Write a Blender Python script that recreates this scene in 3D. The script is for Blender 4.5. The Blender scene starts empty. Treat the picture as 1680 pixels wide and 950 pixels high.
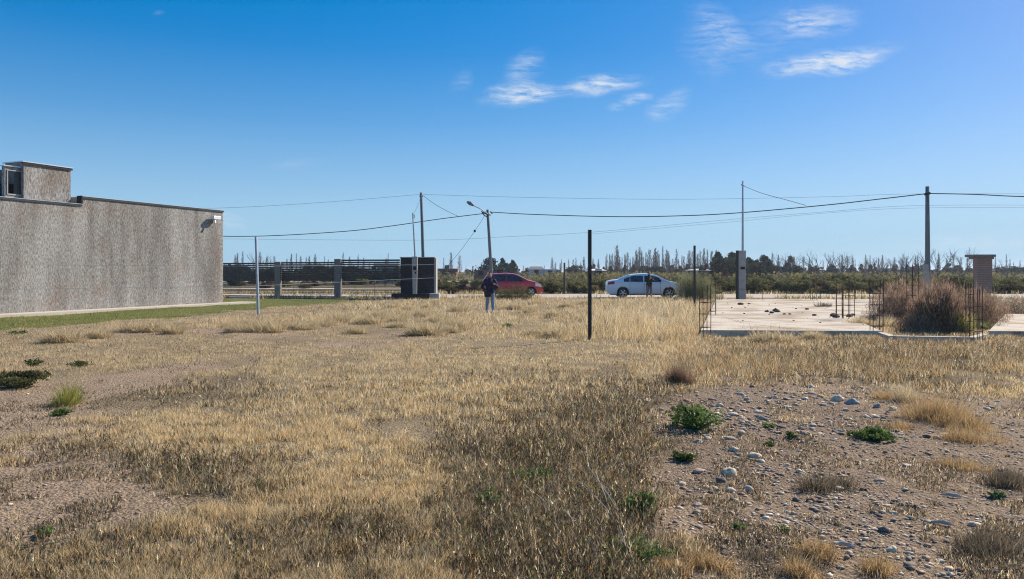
import bpy, math, random
import numpy as np
from mathutils import Vector, Matrix, noise as mnoise
R = math.radians
rng = np.random.default_rng(7)
random.seed(7)
scene = bpy.context.scene
C = scene.collection

# ------------------------------------------------------------------ camera
F = 1200.0; CX = 840.0; HY = 446.0; H = 1.6
cam = bpy.data.objects.new('camera', bpy.data.cameras.new('camera')); C.objects.link(cam)
cam.location = (0, 0, H); cam.rotation_euler = (R(90), 0, 0)
cam.data.sensor_width = 36; cam.data.lens = 36*F/1680
cam.data.shift_y = -(475-HY)/1680
cam.data.clip_end = 9000; cam.data.clip_start = .05
scene.camera = cam

# ------------------------------------------------------------------ light
SUN_AZ, SUN_EL = R(52), R(36)          # azimuth from +Y towards +X
sdir = Vector((math.sin(SUN_AZ)*math.cos(SUN_EL), math.cos(SUN_AZ)*math.cos(SUN_EL), math.sin(SUN_EL)))
sl = bpy.data.lights.new('sun', 'SUN'); sl.energy = 5.0; sl.angle = R(.5); sl.color = (1, .90, .75)
so = bpy.data.objects.new('sun', sl); C.objects.link(so); so.rotation_euler = sdir.to_track_quat('Z', 'Y').to_euler()
so.location = (20, 20, 30)
SKY = .07
world = bpy.data.worlds.new('World'); scene.world = world; world.use_nodes = True
wn = world.node_tree; N = wn.nodes; L = wn.links
bg = N['Background']; bg.inputs[1].default_value = SKY
sky = N.new('ShaderNodeTexSky'); sky.sky_type = 'NISHITA'; sky.sun_disc = False
sky.sun_elevation = SUN_EL; sky.sun_rotation = SUN_AZ; sky.altitude = 700; sky.air_density = 1.0; sky.dust_density = .55; sky.ozone_density = 3.0
hs = N.new('ShaderNodeHueSaturation'); hs.inputs['Saturation'].default_value = 1.18; L.new(sky.outputs[0], hs.inputs['Color'])
def wmath(op, a, b=None, c=None):
    n = N.new('ShaderNodeMath'); n.operation = op
    for i, v in enumerate((a, b, c)):
        if v is None: continue
        if isinstance(v, (int, float)): n.inputs[i].default_value = v
        else: L.new(v, n.inputs[i])
    return n.outputs[0]
tc = N.new('ShaderNodeTexCoord'); sp = N.new('ShaderNodeSeparateXYZ'); L.new(tc.outputs['Generated'], sp.inputs[0])
dy = wmath('MAXIMUM', sp.outputs[1], .05)
cu = wmath('DIVIDE', sp.outputs[0], dy); cv = wmath('DIVIDE', sp.outputs[2], dy)
def scl(col, k, op='MULTIPLY'):
    n = N.new('ShaderNodeVectorMath'); n.operation = op; L.new(col, n.inputs[0]); n.inputs[1].default_value = k; return n.outputs[0]
gm = N.new('ShaderNodeGamma'); gm.inputs[1].default_value = .62; L.new(scl(hs.outputs[0], (.105,)*3), gm.inputs[0])
h2 = N.new('ShaderNodeHueSaturation'); h2.inputs['Saturation'].default_value = 1.62; L.new(gm.outputs[0], h2.inputs['Color'])
skyc = scl(h2.outputs[0], tuple(v/.105 for v in (.97, .89, 1.03)))
hyp = wmath('SQRT', wmath('ADD', wmath('MULTIPLY', sp.outputs[0], sp.outputs[0]), wmath('MULTIPLY', sp.outputs[1], sp.outputs[1])))
elev = wmath('DIVIDE', sp.outputs[2], wmath('MAXIMUM', hyp, .01))
er = N.new('ShaderNodeValToRGB'); L.new(elev, er.inputs[0]); ee = er.color_ramp.elements
ee[0].position = 0; ee[0].color = (.93,)*3+(1,); ee[1].position = .30; ee[1].color = (0, 0, 0, 1)
for p_, v_ in ((.05, .80), (.12, .42), (.2, .14)): x_ = ee.new(p_); x_.color = (v_,)*3+(1,)
hz = N.new('ShaderNodeMixRGB'); L.new(er.outputs[0], hz.inputs[0]); L.new(skyc, hz.inputs[1]); hz.inputs[2].default_value = (.34/.105, .625/.105, .86/.105, 1)
cb = N.new('ShaderNodeCombineXYZ'); L.new(cu, cb.inputs[0]); L.new(cv, cb.inputs[1])
nw = N.new('ShaderNodeTexNoise'); nw.inputs['Scale'].default_value = 9; nw.inputs['Detail'].default_value = 9; nw.inputs['Roughness'].default_value = .62; L.new(cb.outputs[0], nw.inputs['Vector'])
wsub = N.new('ShaderNodeVectorMath'); wsub.operation = 'SUBTRACT'; L.new(nw.outputs['Color'], wsub.inputs[0]); wsub.inputs[1].default_value = (.5, .5, .5)
wsc = N.new('ShaderNodeVectorMath'); wsc.operation = 'MULTIPLY'; L.new(wsub.outputs[0], wsc.inputs[0]); wsc.inputs[1].default_value = (.075, .03, 0)
wad = N.new('ShaderNodeVectorMath'); wad.operation = 'ADD'; L.new(cb.outputs[0], wad.inputs[0]); L.new(wsc.outputs[0], wad.inputs[1])
total = None
clouds = [  # px, py, half width, half height, tilt (deg), strength
 (855,155,72,19,8,.85),(985,138,74,17,7,.8),(1365,101,112,20,10,.95),(1045,160,26,11,12,.55),(1008,173,14,7,0,.5),
 (1098,170,40,20,35,.38),(860,110,42,24,40,.36),(1340,35,70,26,5,.5),(1180,45,70,30,-35,.3),(1160,80,60,45,-60,.16),
 (1250,60,120,50,15,.12),(755,135,26,14,40,.15),(272,20,10,4,0,.15),(490,270,50,8,5,.1),(380,360,26,14,-20,.35),(1600,398,160,16,2,.2)]
for (px, py, rx, ry, tilt, s) in clouds:
    m = N.new('ShaderNodeMapping'); m.vector_type = 'TEXTURE'
    m.inputs['Location'].default_value = ((px-CX)/F, (HY-py)/F, 0); m.inputs['Rotation'].default_value = (0, 0, R(tilt)); m.inputs['Scale'].default_value = (rx/F, ry/F, 1)
    L.new(wad.outputs[0], m.inputs[0])
    ln = N.new('ShaderNodeVectorMath'); ln.operation = 'LENGTH'; L.new(m.outputs[0], ln.inputs[0])
    mr = N.new('ShaderNodeMapRange'); mr.interpolation_type = 'SMOOTHSTEP'; L.new(ln.outputs['Value'], mr.inputs[0])
    mr.inputs[1].default_value = 1.3; mr.inputs[2].default_value = .1; mr.inputs[3].default_value = 0; mr.inputs[4].default_value = s
    total = mr.outputs[0] if total is None else wmath('ADD', total, mr.outputs[0])
st = N.new('ShaderNodeMapping'); st.inputs['Rotation'].default_value = (0, 0, R(-14)); st.inputs['Scale'].default_value = (26, 130, 1); L.new(wad.outputs[0], st.inputs[0])
ns = N.new('ShaderNodeTexNoise'); ns.inputs['Scale'].default_value = 1.0; ns.inputs['Detail'].default_value = 7; ns.inputs['Roughness'].default_value = .62; L.new(st.outputs[0], ns.inputs['Vector'])
sr = N.new('ShaderNodeMapRange'); sr.inputs[1].default_value = .36; sr.inputs[2].default_value = .64; sr.inputs[3].default_value = .05; sr.inputs[4].default_value = 1.2; L.new(ns.outputs[0], sr.inputs[0])
cm = wmath('MULTIPLY', total, sr.outputs[0])
front = wmath('GREATER_THAN', sp.outputs[1], .05); cm = wmath('MULTIPLY', cm, front)
cm = wmath('MINIMUM', cm, .92)
mx = N.new('ShaderNodeMixRGB'); L.new(cm, mx.inputs[0]); L.new(hz.outputs[0], mx.inputs[1]); mx.inputs[2].default_value = (7.4, 8.0, 8.8, 1)
L.new(mx.outputs[0], bg.inputs[0])
vs = scene.view_settings; vs.view_transform = 'Standard'; vs.look = 'None'; vs.gamma = 1; vs.use_curve_mapping = False; vs.exposure = 0.54
scene.cycles.use_denoising = True; scene.cycles.denoiser = 'OPENIMAGEDENOISE'; scene.cycles.denoising_input_passes = 'RGB_ALBEDO_NORMAL'; scene.cycles.denoising_prefilter = 'NONE'; scene.cycles.pixel_filter_type = 'BLACKMAN_HARRIS'; scene.cycles.filter_width = 1.15; scene.cycles.max_bounces = 6; scene.cycles.volume_bounces = 0; scene.cycles.transparent_max_bounces = 6

# ------------------------------------------------------------------ helpers
def P(px, py, Y):                      # a point at depth Y seen in that direction from the standpoint
    return Vector(((px-CX)/F*Y, Y, H+(HY-py)/F*Y))
def G(px, py, z=0.0):                  # a point on the ground (height z)
    Y = (H-z)*F/(py-HY); return Vector(((px-CX)/F*Y, Y, z))
def vnoise(x, y, s=1.0, seed=0):
    x = np.asarray(x, float)/s+seed*17.31+1000; y = np.asarray(y, float)/s+seed*5.77+1000
    xi = np.floor(x).astype(np.int64); yi = np.floor(y).astype(np.int64); fx = x-xi; fy = y-yi
    fx = fx*fx*(3-2*fx); fy = fy*fy*(3-2*fy)
    def h(a, b):
        n = (a*374761393 + b*668265263 + seed*97) & 0x7fffffff
        n = ((n ^ (n >> 13))*1274126177) & 0x7fffffff
        return ((n ^ (n >> 16)) & 0xffff)/65535.0
    return (h(xi, yi)*(1-fx)+h(xi+1, yi)*fx)*(1-fy)+(h(xi, yi+1)*(1-fx)+h(xi+1, yi+1)*fx)*fy
def fbm(x, y, s, seed=0, o=4):
    t = 0; a = .5; n = 0
    for i in range(o): t = t+a*vnoise(x, y, s, seed+i*3); n += a; a *= .5; s *= .5
    return t/n
def terrain(x, y):
    x = np.asarray(x, float); y = np.asarray(y, float)
    near = np.exp(-(y/60.0)**2)
    z = (fbm(x, y, 6, 1, 3)-.5)*.13*near*np.clip(y/6, .3, 1)+(fbm(x, y, .9, 9, 3)-.5)*.06*near+(fbm(x, y, .2, 77, 4)-.5)*.06*np.exp(-(y/16.0)**2)
    flat = np.clip((43-y)/3, 0, 1)                      # level out towards the street
    return z*flat-.01
def tz(x, y): return float(terrain(np.array([x]), np.array([y]))[0])
def Gt(px, py):
    g = G(px, py); g.z = tz(g.x, g.y); return g

class MB:
    def __init__(s): s.v = []; s.f = []; s.m = []
    def add(s, vs, fs, mi=0):
        b = len(s.v); s.v += [tuple(v) for v in vs]; s.f += [tuple(b+i for i in f) for f in fs]; s.m += [mi]*len(fs); return s
    def box(s, x0, x1, y0, y1, z0, z1, mi=0, M=None):
        v = [Vector((x, y, z)) for z in (z0, z1) for y in (y0, y1) for x in (x0, x1)]
        if M: v = [M @ q for q in v]
        return s.add(v, [(0,2,3,1), (4,5,7,6), (0,1,5,4), (2,6,7,3), (0,4,6,2), (1,3,7,5)], mi)
    def tube(s, pts, rad, n=6, mi=0, cap=True):
        pts = [Vector(p) for p in pts]; k = len(pts)
        if not hasattr(rad, '__len__'): rad = [rad]*k
        vs = []; fs = []
        ref = None
        for i, p in enumerate(pts):
            t = (pts[min(i+1, k-1)]-pts[max(i-1, 0)]).normalized()
            if ref is None: ref = t.orthogonal().normalized()
            a = (ref-t*ref.dot(t))
            a = a.normalized() if a.length > 1e-5 else t.orthogonal().normalized()
            ref = a; b = t.cross(a)
            for j in range(n):
                th = 2*math.pi*j/n; vs.append(p+(a*math.cos(th)+b*math.sin(th))*rad[i])
        for i in range(k-1):
            for j in range(n):
                fs.append((i*n+j, i*n+(j+1) % n, (i+1)*n+(j+1) % n, (i+1)*n+j))
        if cap: fs += [tuple(range(n))[::-1], tuple(range((k-1)*n, k*n))]
        return s.add(vs, fs, mi)
    def poly(s, pts, z0, z1, mi=0):     # vertical prism on a ground polygon (counter-clockwise)
        n = len(pts); vs = [(p[0], p[1], z0) for p in pts]+[(p[0], p[1], z1) for p in pts]
        return s.add(vs, [tuple(range(n))[::-1], tuple(range(n, 2*n))]+[(i, (i+1) % n, n+(i+1) % n, n+i) for i in range(n)], mi)
    def ell(s, c, r, nu=12, nv=8, mi=0):
        vs = [(c[0], c[1], c[2]-r[2])]; fs = []
        for i in range(1, nv):
            ph = -math.pi/2+math.pi*i/nv
            for j in range(nu):
                th = 2*math.pi*j/nu; vs.append((c[0]+r[0]*math.cos(ph)*math.cos(th), c[1]+r[1]*math.cos(ph)*math.sin(th), c[2]+r[2]*math.sin(ph)))
        vs.append((c[0], c[1], c[2]+r[2])); t = len(vs)-1
        for j in range(nu): fs.append((0, 1+(j+1) % nu, 1+j)); fs.append((t, t-nu+j, t-nu+(j+1) % nu))
        for i in range(nv-2):
            for j in range(nu): a = 1+i*nu; fs.append((a+j, a+(j+1) % nu, a+nu+(j+1) % nu, a+nu+j))
        return s.add(vs, fs, mi)
    def build(s, name, mat, parent=None, smooth=False, bevel=0):
        me = bpy.data.meshes.new(name); me.from_pydata(s.v, [], s.f)
        for mm in (mat if isinstance(mat, (list, tuple)) else [mat]): me.materials.append(mm)
        if any(s.m): me.polygons.foreach_set('material_index', s.m)
        if smooth: me.polygons.foreach_set('use_smooth', [True]*len(me.polygons))
        me.update()
        o = bpy.data.objects.new(name, me); C.objects.link(o)
        if parent: o.parent = parent
        if bevel:
            b = o.modifiers.new('bevel', 'BEVEL'); b.width = bevel; b.segments = 2; b.limit_method = 'ANGLE'
        return o
def np_mesh(name, V, faces, mat, parent=None, col=None, smooth=False):
    """faces: list of int arrays (n,k)"""
    me = bpy.data.meshes.new(name); me.vertices.add(len(V)); me.vertices.foreach_set('co', np.ascontiguousarray(V, dtype=np.float32).ravel())
    li = np.concatenate([f.ravel() for f in faces]).astype(np.int32)
    tot = np.concatenate([np.full(len(f), f.shape[1]) for f in faces]).astype(np.int32)
    st = np.concatenate([[0], np.cumsum(tot)[:-1]]).astype(np.int32)
    me.loops.add(len(li)); me.loops.foreach_set('vertex_index', li)
    me.polygons.add(len(tot)); me.polygons.foreach_set('loop_start', st); me.polygons.foreach_set('loop_total', tot)
    if smooth: me.polygons.foreach_set('use_smooth', np.ones(len(tot), dtype=bool))
    me.update(calc_edges=True)
    if col is not None:
        a = me.color_attributes.new('tint', 'FLOAT_COLOR', 'POINT')
        c4 = np.ones((len(V), 4), dtype=np.float32); c4[:, :3] = col; a.data.foreach_set('color', c4.ravel())
    me.materials.append(mat); o = bpy.data.objects.new(name, me); C.objects.link(o)
    if parent: o.parent = parent
    return o
def tag(o, label=None, cat=None, group=None, kind=None):
    if label: o['label'] = label
    if cat: o['category'] = cat
    if group: o['group'] = group
    if kind: o['kind'] = kind
    return o
def thing(name, label, cat, loc=(0,0,0), rz=0, group=None):
    o = bpy.data.objects.new(name, None); C.objects.link(o); o.location = loc; o.rotation_euler = (0,0,rz); o.empty_display_size = .2
    return tag(o, label, cat, group)
def dup(o, loc, rz=0, sc=1.0, label=None, group=None):
    def cp(a, par):
        c = a.copy(); C.objects.link(c)
        if par: c.parent = par
        for ch in list(a.children): cp(ch, c)
        return c
    c = cp(o, None); c.location = loc; c.rotation_euler = (0, 0, rz)
    c.scale = (sc, sc, sc) if not hasattr(sc, '__len__') else sc
    if label: c['label'] = label
    if group: c['group'] = group
    return c

# ------------------------------------------------------------------ materials
def newmat(name):
    m = bpy.data.materials.new(name); m.use_nodes = True; nt = m.node_tree
    return m, nt, nt.nodes, nt.links, nt.nodes['Principled BSDF']
def mat(name, col, rough=.8, var=.15, scale=8, stretch=(1,1,1), bump=0, bscale=None, metal=0, spec=None, col2=None, detail=5):
    m, nt, n, l, b = newmat(name)
    t = n.new('ShaderNodeTexCoord'); mp = n.new('ShaderNodeMapping'); mp.inputs['Scale'].default_value = stretch; l.new(t.outputs['Object'], mp.inputs[0])
    no = n.new('ShaderNodeTexNoise'); no.inputs['Scale'].default_value = scale; no.inputs['Detail'].default_value = detail; no.inputs['Roughness'].default_value = .6; l.new(mp.outputs[0], no.inputs['Vector'])
    r = n.new('ShaderNodeValToRGB'); l.new(no.outputs[0], r.inputs[0])
    c2 = col2 or tuple(min(1, c*(1+var)) for c in col); c1 = tuple(c*(1-var) for c in col) if not col2 else col
    r.color_ramp.elements[0].position = .32; r.color_ramp.elements[0].color = (*c1, 1); r.color_ramp.elements[1].position = .68; r.color_ramp.elements[1].color = (*c2, 1)
    l.new(r.outputs[0], b.inputs['Base Color']); b.inputs['Roughness'].default_value = rough; b.inputs['Metallic'].default_value = metal
    if spec is not None: b.inputs['Specular IOR Level'].default_value = spec
    if bump:
        nb = n.new('ShaderNodeTexNoise'); nb.inputs['Scale'].default_value = bscale or scale*3; nb.inputs['Detail'].default_value = 6; l.new(mp.outputs[0], nb.inputs['Vector'])
        bu = n.new('ShaderNodeBump'); bu.inputs['Strength'].default_value = 1; bu.inputs['Distance'].default_value = bump; l.new(nb.outputs[0], bu.inputs['Height']); l.new(bu.outputs[0], b.inputs['Normal'])
    return m
def blade_mat(name, transl=.4, rough=.6, tint=None, var=.0):
    m, nt, n, l, b = newmat(name)
    if tint is None:
        a = n.new('ShaderNodeAttribute'); a.attribute_name = 'tint'; src = a.outputs['Color']
    else:
        g = n.new('ShaderNodeNewGeometry'); no = n.new('ShaderNodeTexNoise'); no.inputs['Scale'].default_value = 2.5; l.new(g.outputs['Position'], no.inputs['Vector'])
        oi = n.new('ShaderNodeObjectInfo'); ad = n.new('ShaderNodeMath'); ad.operation = 'MULTIPLY_ADD'; l.new(oi.outputs['Random'], ad.inputs[0]); ad.inputs[1].default_value = .35; l.new(no.outputs[0], ad.inputs[2])
        r = n.new('ShaderNodeValToRGB'); l.new(ad.outputs[0], r.inputs[0]); r.color_ramp.elements[0].position = .4; r.color_ramp.elements[1].position = .95
        r.color_ramp.elements[0].color = (*[c*(1-var) for c in tint], 1); r.color_ramp.elements[1].color = (*[c*(1+var) for c in tint], 1); src = r.outputs[0]
    d = n.new('ShaderNodeBsdfDiffuse'); tr = n.new('ShaderNodeBsdfTranslucent'); mix = n.new('ShaderNodeMixShader'); mix.inputs[0].default_value = transl
    l.new(src, d.inputs[0]); l.new(src, tr.inputs[0]); l.new(d.outputs[0], mix.inputs[1]); l.new(tr.outputs[0], mix.inputs[2])
    l.new(mix.outputs[0], n['Material Output'].inputs[0]); n.remove(b)
    return m
M = {}
M['grass'] = blade_mat('dry_grass', .5)
M['olive'] = blade_mat('olive_leaf', .35, tint=(.15,.15,.065), var=.55)
M['olive2'] = blade_mat('scrub_leaf', .35, tint=(.19,.165,.075), var=.55)
M['dkleaf'] = blade_mat('dark_leaf', .2, tint=(.08,.09,.06), var=.3)
M['conifer'] = blade_mat('conifer_leaf', .15, tint=(.045,.06,.045), var=.3)
M['ltgreen'] = blade_mat('pale_green_leaf', .4, tint=(.27,.27,.15), var=.35)
M['green'] = blade_mat('green_leaf', .4, tint=(.13,.19,.06), var=.5)
M['ygreen'] = blade_mat('yellow_green_blade', .45, tint=(.34,.32,.07), var=.3)
M['gold'] = blade_mat('golden_blade', .45, tint=(.56,.45,.28), var=.3)
M['orange'] = blade_mat('orange_blade', .4, tint=(.46,.30,.13), var=.3)
M['brownbush'] = blade_mat('brown_bush_twig', .35, tint=(.37,.255,.175), var=.45)
M['darkbush'] = blade_mat('dark_bush_twig', .2, tint=(.13,.09,.065), var=.35)
M['pale'] = blade_mat('pale_straw', .35, tint=(.55,.47,.34), var=.25)
M['twig'] = mat('bare_twig', (.20,.17,.145), .9, .3, 3)
M['bark'] = mat('bark', (.14,.11,.085), .9, .3, 6)
M['steel'] = mat('galvanised_steel', (.42,.44,.45), .45, .15, 6, metal=.7)
M['blacksteel'] = mat('black_painted_steel', (.012,.012,.014), .55, .3, 9)
M['rust'] = mat('rusty_rebar', (.10,.05,.035), .85, .5, 14)
M['conc'] = mat('pale_concrete', (.50,.44,.37), .9, .12, 1.6, bump=.004, bscale=40)
M['concpost'] = mat('grey_concrete', (.36,.35,.33), .9, .15, 5, bump=.003, bscale=30)
M['cement'] = mat('fence_pillar_cement', (.20,.185,.17), .95, .25, 5, stretch=(3,3,1), bump=.006, bscale=12)
M['stone_black'] = mat('black_stone_cladding', (.018,.019,.024), .75, .6, 7, stretch=(1,1,3), bump=.03, bscale=6)
M['whitemetal'] = mat('white_sheet_metal', (.75,.76,.78), .4, .05, 4, metal=.2)
M['flash'] = mat('zinc_flashing', (.62,.66,.70), .35, .08, 4, metal=.6)
M['dark'] = mat('dark_gap', (.01,.01,.012), .8, .2, 4)
M['slat'] = mat('dark_slat_paint', (.03,.032,.036), .45, .25, 6)
M['rubber'] = mat('rubber', (.012,.012,.012), .9, .2, 8)
M['rim'] = mat('alloy', (.55,.56,.58), .35, .05, 4, metal=.8)
M['cable'] = mat('cable_sheath', (.02,.022,.026), .7, .2, 4)
M['wire'] = mat('thin_wire', (.30,.32,.35), .5, .1, 4, metal=.4)
M['glass'] = mat('car_glass', (.02,.025,.03), .05, .1, 3, spec=.9)
M['redglass'] = mat('tail_lamp', (.35,.01,.015), .2, .1, 5)
M['lampglass'] = mat('head_lamp', (.7,.72,.75), .12, .05, 5)
M['skin'] = mat('skin', (.42,.25,.18), .6, .06, 20)
M['hair'] = mat('dark_hair', (.02,.014,.011), .7, .3, 40)
M['navy'] = mat('navy_jacket', (.012,.014,.055), .85, .25, 18, bump=.004, bscale=16)
M['jeans'] = mat('light_jeans', (.22,.29,.40), .9, .22, 14, bump=.003, bscale=20)
M['blackcloth'] = mat('black_cloth', (.015,.014,.015), .85, .3, 16, bump=.003, bscale=20)
M['greycloth'] = mat('grey_trousers', (.16,.155,.155), .9, .2, 14)
M['shoe'] = mat('shoe', (.4,.4,.42), .7, .1, 10)
M['stake'] = mat('weathered_wood', (.06,.05,.04), .9, .3, 8)

def carpaint(name, col):
    m, nt, n, l, b = newmat(name)
    b.inputs['Base Color'].default_value = (*col, 1); b.inputs['Roughness'].default_value = .32; b.inputs['Coat Weight'].default_value = .6; b.inputs['Coat Roughness'].default_value = .06
    t = n.new('ShaderNodeTexCoord'); no = n.new('ShaderNodeTexNoise'); no.inputs['Scale'].default_value = 4; l.new(t.outputs['Object'], no.inputs['Vector'])
    mr = n.new('ShaderNodeMapRange'); mr.inputs[3].default_value = .25; mr.inputs[4].default_value = .45; l.new(no.outputs[0], mr.inputs[0]); l.new(mr.outputs[0], b.inputs['Roughness'])
    return m
M['white_paint'] = carpaint('white_car_paint', (.75,.77,.8)); M['red_paint'] = carpaint('red_car_paint', (.48,.018,.028))

def wall_mat():
    m, nt, n, l, b = newmat('scratched_grey_render')
    t = n.new('ShaderNodeTexCoord')
    def noise(scale, st, det=6, rough=.6):
        mp = n.new('ShaderNodeMapping'); mp.inputs['Scale'].default_value = st;  l.new(t.outputs['Object'], mp.inputs[0])
        o = n.new('ShaderNodeTexNoise'); o.inputs['Scale'].default_value = scale; o.inputs['Detail'].default_value = det; o.inputs['Roughness'].default_value = rough; l.new(mp.outputs[0], o.inputs['Vector']); return o.outputs[0]
    fine = noise(25, (1,1,.30), 5, .8); big = noise(.7, (1.5,1.5,.22), 6, .7); red = noise(.8, (1,1,.8), 4)
    r = n.new('ShaderNodeValToRGB'); l.new(fine, r.inputs[0]); e = r.color_ramp.elements
    e[0].position = .36; e[0].color = (.115,.111,.107,1); e[1].position = .64; e[1].color = (.52,.50,.47,1)
    r2 = n.new('ShaderNodeValToRGB'); l.new(big, r2.inputs[0]); e = r2.color_ramp.elements; e[0].position = .35; e[0].color = (.56,.54,.53,1); e[1].position = .6; e[1].color = (1.0,1.0,1.0,1)
    mu = n.new('ShaderNodeMixRGB'); mu.blend_type = 'MULTIPLY'; mu.inputs[0].default_value = 1; l.new(r.outputs[0], mu.inputs[1]); l.new(r2.outputs[0], mu.inputs[2])
    r3 = n.new('ShaderNodeValToRGB'); l.new(red, r3.inputs[0]); e = r3.color_ramp.elements; e[0].position = .5; e[0].color = (1,1,1,1); e[1].position = .75; e[1].color = (.92,.80,.74,1)
    m2 = n.new('ShaderNodeMixRGB'); m2.blend_type = 'MULTIPLY'; m2.inputs[0].default_value = 1; l.new(mu.outputs[0], m2.inputs[1]); l.new(r3.outputs[0], m2.inputs[2])
    l.new(m2.outputs[0], b.inputs['Base Color']); b.inputs['Roughness'].default_value = .95; b.inputs['Specular IOR Level'].default_value = .1
    bu = n.new('ShaderNodeBump'); bu.inputs['Distance'].default_value = .011; l.new(fine, bu.inputs['Height']); l.new(bu.outputs[0], b.inputs['Normal'])
    return m
M['wall'] = wall_mat()
def brick_mat():
    m, nt, n, l, b = newmat('red_brick')
    t = n.new('ShaderNodeTexCoord'); mp = n.new('ShaderNodeMapping'); mp.inputs['Rotation'].default_value = (R(90),0,0); l.new(t.outputs['Object'], mp.inputs[0])
    br = n.new('ShaderNodeTexBrick'); l.new(mp.outputs[0], br.inputs[0]); br.inputs['Scale'].default_value = 1; br.inputs['Brick Width'].default_value = .27; br.inputs['Row Height'].default_value = .08; br.inputs['Mortar Size'].default_value = .011
    br.inputs['Color1'].default_value = (.34,.20,.155,1); br.inputs['Color2'].default_value = (.28,.17,.135,1); br.inputs['Mortar'].default_value = (.36,.31,.27,1)
    l.new(br.outputs[0], b.inputs['Base Color']); b.inputs['Roughness'].default_value = .95
    bu = n.new('ShaderNodeBump'); bu.inputs['Distance'].default_value = .01; bu.invert = True; l.new(br.outputs['Fac'], bu.inputs['Height']); l.new(bu.outputs[0], b.inputs['Normal'])
    return m
M['brick'] = brick_mat()

# ------------------------------------------------------------------ zones of the lot (surveyed in photograph pixels on the ground)
def uv(x, y):
    y = np.maximum(y, .5); return CX+F*x/y, HY+F*H/y
def ss(a, b, t): t = np.clip((t-a)/(b-a), 0, 1); return t*t*(3-2*t)
def ell(u, v, cx, cy, rx, ry, tilt=0, soft=.5):
    a = R(tilt); dx = u-cx; dyy = v-cy
    p = (dx*math.cos(a)+dyy*math.sin(a))/rx; q = (-dx*math.sin(a)+dyy*math.cos(a))/ry
    return ss(1+soft, 1-soft, np.sqrt(p*p+q*q))
def mask_lawn(x, y):
    u, v = uv(x, y); n = fbm(x, y, 1.2, 31, 3)-.5
    lim = np.where(u < 370, 545-.09*u, 511.7-.088*(u-370))+n*9
    return ((v < lim) & (u < 655) & (y < 44.2)).astype(float)
def mask_soil(x, y):
    u, v = uv(x, y); q_ = (fbm(x, y, 1.1, 67, 3)-.5); k_ = np.where(u > 1080, .35, 1.0); v = v+q_*(v-HY)*.2*k_; u = u+(fbm(x, y, 1.3, 68, 3)-.5)*110*k_
    s = np.zeros_like(u)
    for (cx, cy, rx, ry, t, k) in [(5,668,135,42,-6,1.2),(150,632,150,18,-9,1.15),(270,607,110,10,-6,1.1),(20,720,60,18,0,.5),(80,835,185,66,-5,1.1),(150,800,90,25,0,.6),
        (390,548,70,5,0,.9),(600,566,70,6,0,.9),(660,551,60,4,0,.8),(200,572,120,5,0,.35),(480,556,160,9,0,.45),(330,545,300,9,-2,.5),(300,640,130,22,-8,.35),(120,695,110,20,0,.4),
        (1500,840,440,170,0,1.25),(1260,860,190,120,0,1.2),(1400,930,420,80,0,.9),(1300,685,230,56,0,1.2),(1440,735,170,50,0,.95),(1200,770,120,60,0,.85),(1640,760,120,60,0,.7),(1590,665,130,13,6,.8),
        (1400,668,70,22,0,.95),(740,600,30,5,0,.3),(60,760,110,22,0,.55),(250,880,110,20,0,.4),(200,660,100,14,-6,.5),(420,585,70,5,0,.35),(620,590,50,4,0,.3),(1560,900,160,60,0,1),(1640,850,90,40,0,.9),(30,590,60,6,0,.4),(880,505,90,5,0,.35),(700,545,60,4,0,.5),(840,560,60,4,0,.35),(800,514,60,3,0,.8)]:
        s = np.maximum(s, k*ell(u, v, cx, cy, rx, ry, t))
    return s
def mask_stone(x, y):
    u, v = uv(x, y)
    return np.maximum(np.maximum(ell(u, v, 1270, 690, 190, 55, 6), .9*ell(u, v, 1200, 770, 120, 50)), np.maximum(.55*ell(u, v, 1400, 800, 300, 140), .5*ell(u, v, 1010, 640, 60, 10)))
def mask_dark(x, y):
    u, v = uv(x, y); q_ = (fbm(x, y, .9, 66, 3)-.5); u = u+q_*170; v = v+q_*70
    d = np.maximum(ell(u, v, 945, 840, 205, 190), ell(u, v, 1020, 695, 130, 62))
    d = np.maximum(d, .5*ell(u, v, 600, 900, 280, 60)); d = np.maximum(d, .8*ell(u, v, 1500, 590, 330, 42)); d = np.maximum(d, .4*ell(u, v, 300, 640, 160, 30)); d = np.maximum(d, .6*ell(u, v, 240, 780, 200, 40))
    d = np.maximum(d, .35*ell(u, v, 100, 910, 260, 60))
    return d

# ------------------------------------------------------------------ ground: one sheet to the horizon
def axis(fine0, fine1, step, far, g=1.13):
    a = list(np.arange(fine0, fine1+1e-6, step)); s = step
    hi = []; x = fine1
    while x < far: s *= g; x += s; hi.append(x)
    s = step; lo = []; x = fine0
    while x > -far: s *= g; x -= s; lo.append(x)
    return np.array(lo[::-1]+a+hi)
def axis_y():
    a = [-3000, -900, -300, -100, -40, -15, -6, -2]; y = 0.; 
    while y < 70: a.append(y); y += .045 if 2.5 < y < 10 else .05+.006*y
    s = .5
    while y < 6000: a.append(y); s *= 1.13; y += s
    return np.array(a)
gx = axis(-34, 34, .16, 5000); gx = np.unique(np.round(np.concatenate([gx, np.arange(-7, 7, .045)]), 3)); gy = axis_y()
GX, GY = np.meshgrid(gx, gy); nx, ny = len(gx), len(gy)
GZ = terrain(GX, GY)
idx = (np.arange(ny-1)[:, None]*nx+np.arange(nx-1)[None, :]).ravel()
quads = np.stack([idx, idx+1, idx+nx+1, idx+nx], 1)
xf, yf = GX.ravel(), GY.ravel()
nearm = (yf > .5)
sm = np.where(nearm, mask_soil(xf, yf), .3); stn = np.where(nearm, mask_stone(xf, yf), 0); lw = np.where(nearm, mask_lawn(xf, yf), 0)
fld = ss(52.5, 56, yf)
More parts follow.
